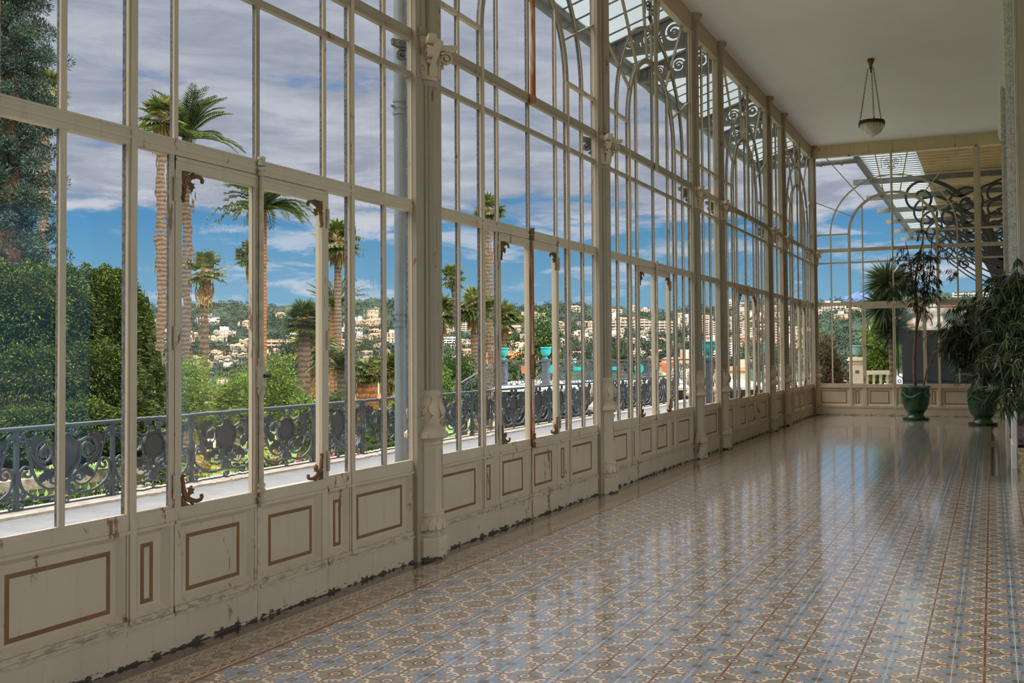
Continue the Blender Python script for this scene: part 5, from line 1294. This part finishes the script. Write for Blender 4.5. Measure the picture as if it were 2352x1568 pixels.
def weeping(name, label, base, stems, tips, nleaf, L, W, spread, twig_mat, group=None, jit=.1):
    """potted tree: stems are polylines, leaves hang on drooping twigs around them"""
    t = thing(name, label, 'potted tree', base, group=group); m = MB()
    for pts, r0, r1 in stems:
        c_ = cubic(pts, 4); m.tube(c_, [r0+(r1-r0)*i/(len(c_)-1) for i in range(len(c_))], 8)
    m.obj('trunk', twig_mat, t, 60); tw = MB(); P = []; D = []
    for (p0, p1, n) in tips:
        p0, p1 = Vector(p0), Vector(p1)
        for i in range(n):
            q = p0.lerp(p1, random.random())+Vector([random.gauss(0, jit) for _ in range(3)])*.5; a = random.uniform(0, 2*PI); l = spread*random.uniform(.35,1.15); h = Vector((math.cos(a), math.sin(a), random.uniform(-.1,.6))); pts = [q]; v = h*l/5
            for k in range(5): q = q+v; pts.append(q.copy()); v = v*.93+Vector((0,0,-.19*l/5))
            tw.tube(pts, [.006,.005,.004,.003,.0025,.002], 4)
            for k in range(nleaf):
                f_ = .2+.8*random.random(); j = min(4, int(f_*5)); b_ = pts[j].lerp(pts[j+1], f_*5-j); P.append(b_); dd = Vector((random.gauss(0,.42), random.gauss(0,.42), -random.uniform(.45,1.1)))+(pts[j+1]-pts[j]).normalized()*.5; D.append(dd)
    tw.obj('twigs', twig_mat, t)
    n = len(P); leafobj('leaves', kites(np.array(P), np.array(D), rdir(n), L*(.65+.6*RNG.random(n)), W, .25, .08), M['ficus'], t); return t
def loc(u, v, y, base):
    d = cray((u-1176-PPX)/F_, -(v-784-PPY)/F_); q = Vector((CX,0,EYE))+d*(y/d.y); return tuple(q-Vector(base))
b1 = (2.386,23.2,.68)
T = lambda u, v, y=23.2: loc(u, v, y, b1)
st1 = [([(0,0,-.05),T(2100,820),T(2107,720),T(2103,640),T(2118,560),T(2122,535)], .040, .010), ([T(2107,730),T(2098,660),T(2090,600),T(2080,555)], .022, .007), ([T(2107,750),T(2122,690),T(2135,640),T(2140,560),T(2148,530)], .02, .006), ([(.15,0,-.05),T(2130,848),T(2148,815),T(2165,800)], .022, .008), ([T(2104,790),T(2085,770),T(2058,768)], .012, .004), ([T(2108,800),T(2130,770),T(2160,755)], .012, .004), ([T(2140,835),T(2150,790),T(2158,760)], .012, .004)]
tp1 = [(T(2103,720),T(2120,570),70),(T(2090,680),T(2075,570),34),(T(2135,690),T(2150,560),46),(T(2090,640),T(2050,670),20),(T(2060,700),T(2040,660),8),(T(2180,640),T(2210,600),7),(T(2150,800),T(2170,740),4),(T(2085,770),T(2070,720),3),(T(2115,545),T(2100,530),6)]
weeping('weeping_ficus', 'tall thin weeping potted tree with sparse narrow leaves in the left green pot', b1, st1, tp1, 9, .15, .021, .34, M['bark'], jit=.12)
b3 = (3.751,21.93,.68); T3 = lambda u, v, y=21.93: loc(u, v, y, b3)
st3 = [([(0,0,-.05),T3(2256,850),T3(2252,800),T3(2240,750)], .03, .012), ([(.05,.02,-.05),T3(2266,850),T3(2270,790),T3(2275,740)], .026, .01), ([(-.04,0,-.05),T3(2248,860),T3(2235,820),T3(2215,770)], .02, .008)]
tp3 = [(T3(2245,760),T3(2200,780),60),(T3(2255,740),T3(2270,790),50),(T3(2215,730),T3(2190,790),40),(T3(2230,720),T3(2260,700),26),(T3(2215,790),T3(2200,820),30),(T3(2240,800),T3(2230,840),24)]
weeping('weeping_ficus', 'bushy weeping potted tree with narrow leaves in the right green pot', b3, st3, tp3, 12, .20, .026, .42, M['bark_pale'], jit=.16)
b4 = (4.70,12.75,.62); pot(4.70,12.75,1.0,'green glazed pot out of sight on the right, under the dark weeping tree','dark green saucer out of sight on the right'); T4 = lambda u, v, y=12.9: loc(u, v, y, b4)
st4 = [([(0,0,-.02),(-.03,.02,.9),T4(2360,640)], .03, .012), ([(-.02,0,0),(-.1,0,.7),T4(2330,680)], .02, .008), ([(.0,.02,.3),T4(2365,720),T4(2360,600)], .02, .008)]
tp4 = [(T4(2330,640),T4(2300,690),60),(T4(2345,625),T4(2350,700),60),(T4(2300,700),T4(2285,740),46),(T4(2335,720),T4(2340,800),56),(T4(2310,760),T4(2300,850),44),(T4(2350,780),T4(2352,860),50),(T4(2280,820),T4(2270,870),16),(T4(2330,850),T4(2345,900),40),(T4(2318,880),T4(2300,920),16)]
weeping('weeping_ficus', 'large dark weeping potted tree with long leaves at the right edge', b4, st4, tp4, 12, .17, .020, .26, M['bark_pale'], jit=.16)
bl_ = thing('broad_leaf_plant', 'broad-leaved plant in the teal jar below the dark weeping tree', 'potted plant', (4.34,17.9,.62)); lm = MB(); sm = MB()
for i in range(15):
    a = i*2.4; el = random.uniform(.25,1.0); r = random.uniform(.22,.55); q = Vector((-.02+r*math.cos(a)*math.cos(el)*.9, r*math.sin(a)*math.cos(el), .06+r*math.sin(el))); sm.tube([(0,0,-.05), tuple(q*.6+Vector((0,0,.08))), tuple(q)], .006, 5)
    R = random.uniform(.10,.17); d_ = Vector((math.cos(a), math.sin(a), -.35)).normalized(); s_ = d_.cross(Vector((0,0,1))).normalized(); n_ = s_.cross(d_)
    ring = [q+d_*(R*(.9-.9*math.cos(k*PI/8)*1.0))+s_*(R*.85*math.sin(k*PI/8)*(1+.10*math.cos(k*PI/1.0)))+n_*(-.12*R*abs(math.sin(k*PI/8))) for k in range(16)]
    mid = q+d_*R*.9+n_*(.12*R); lm.add([mid]+ring, [(0,1+k,1+(k+1) % 16) for k in range(16)])
lm.obj('leaves', M['broad'], bl_, 60); sm.obj('stalks', M['broad'], bl_)
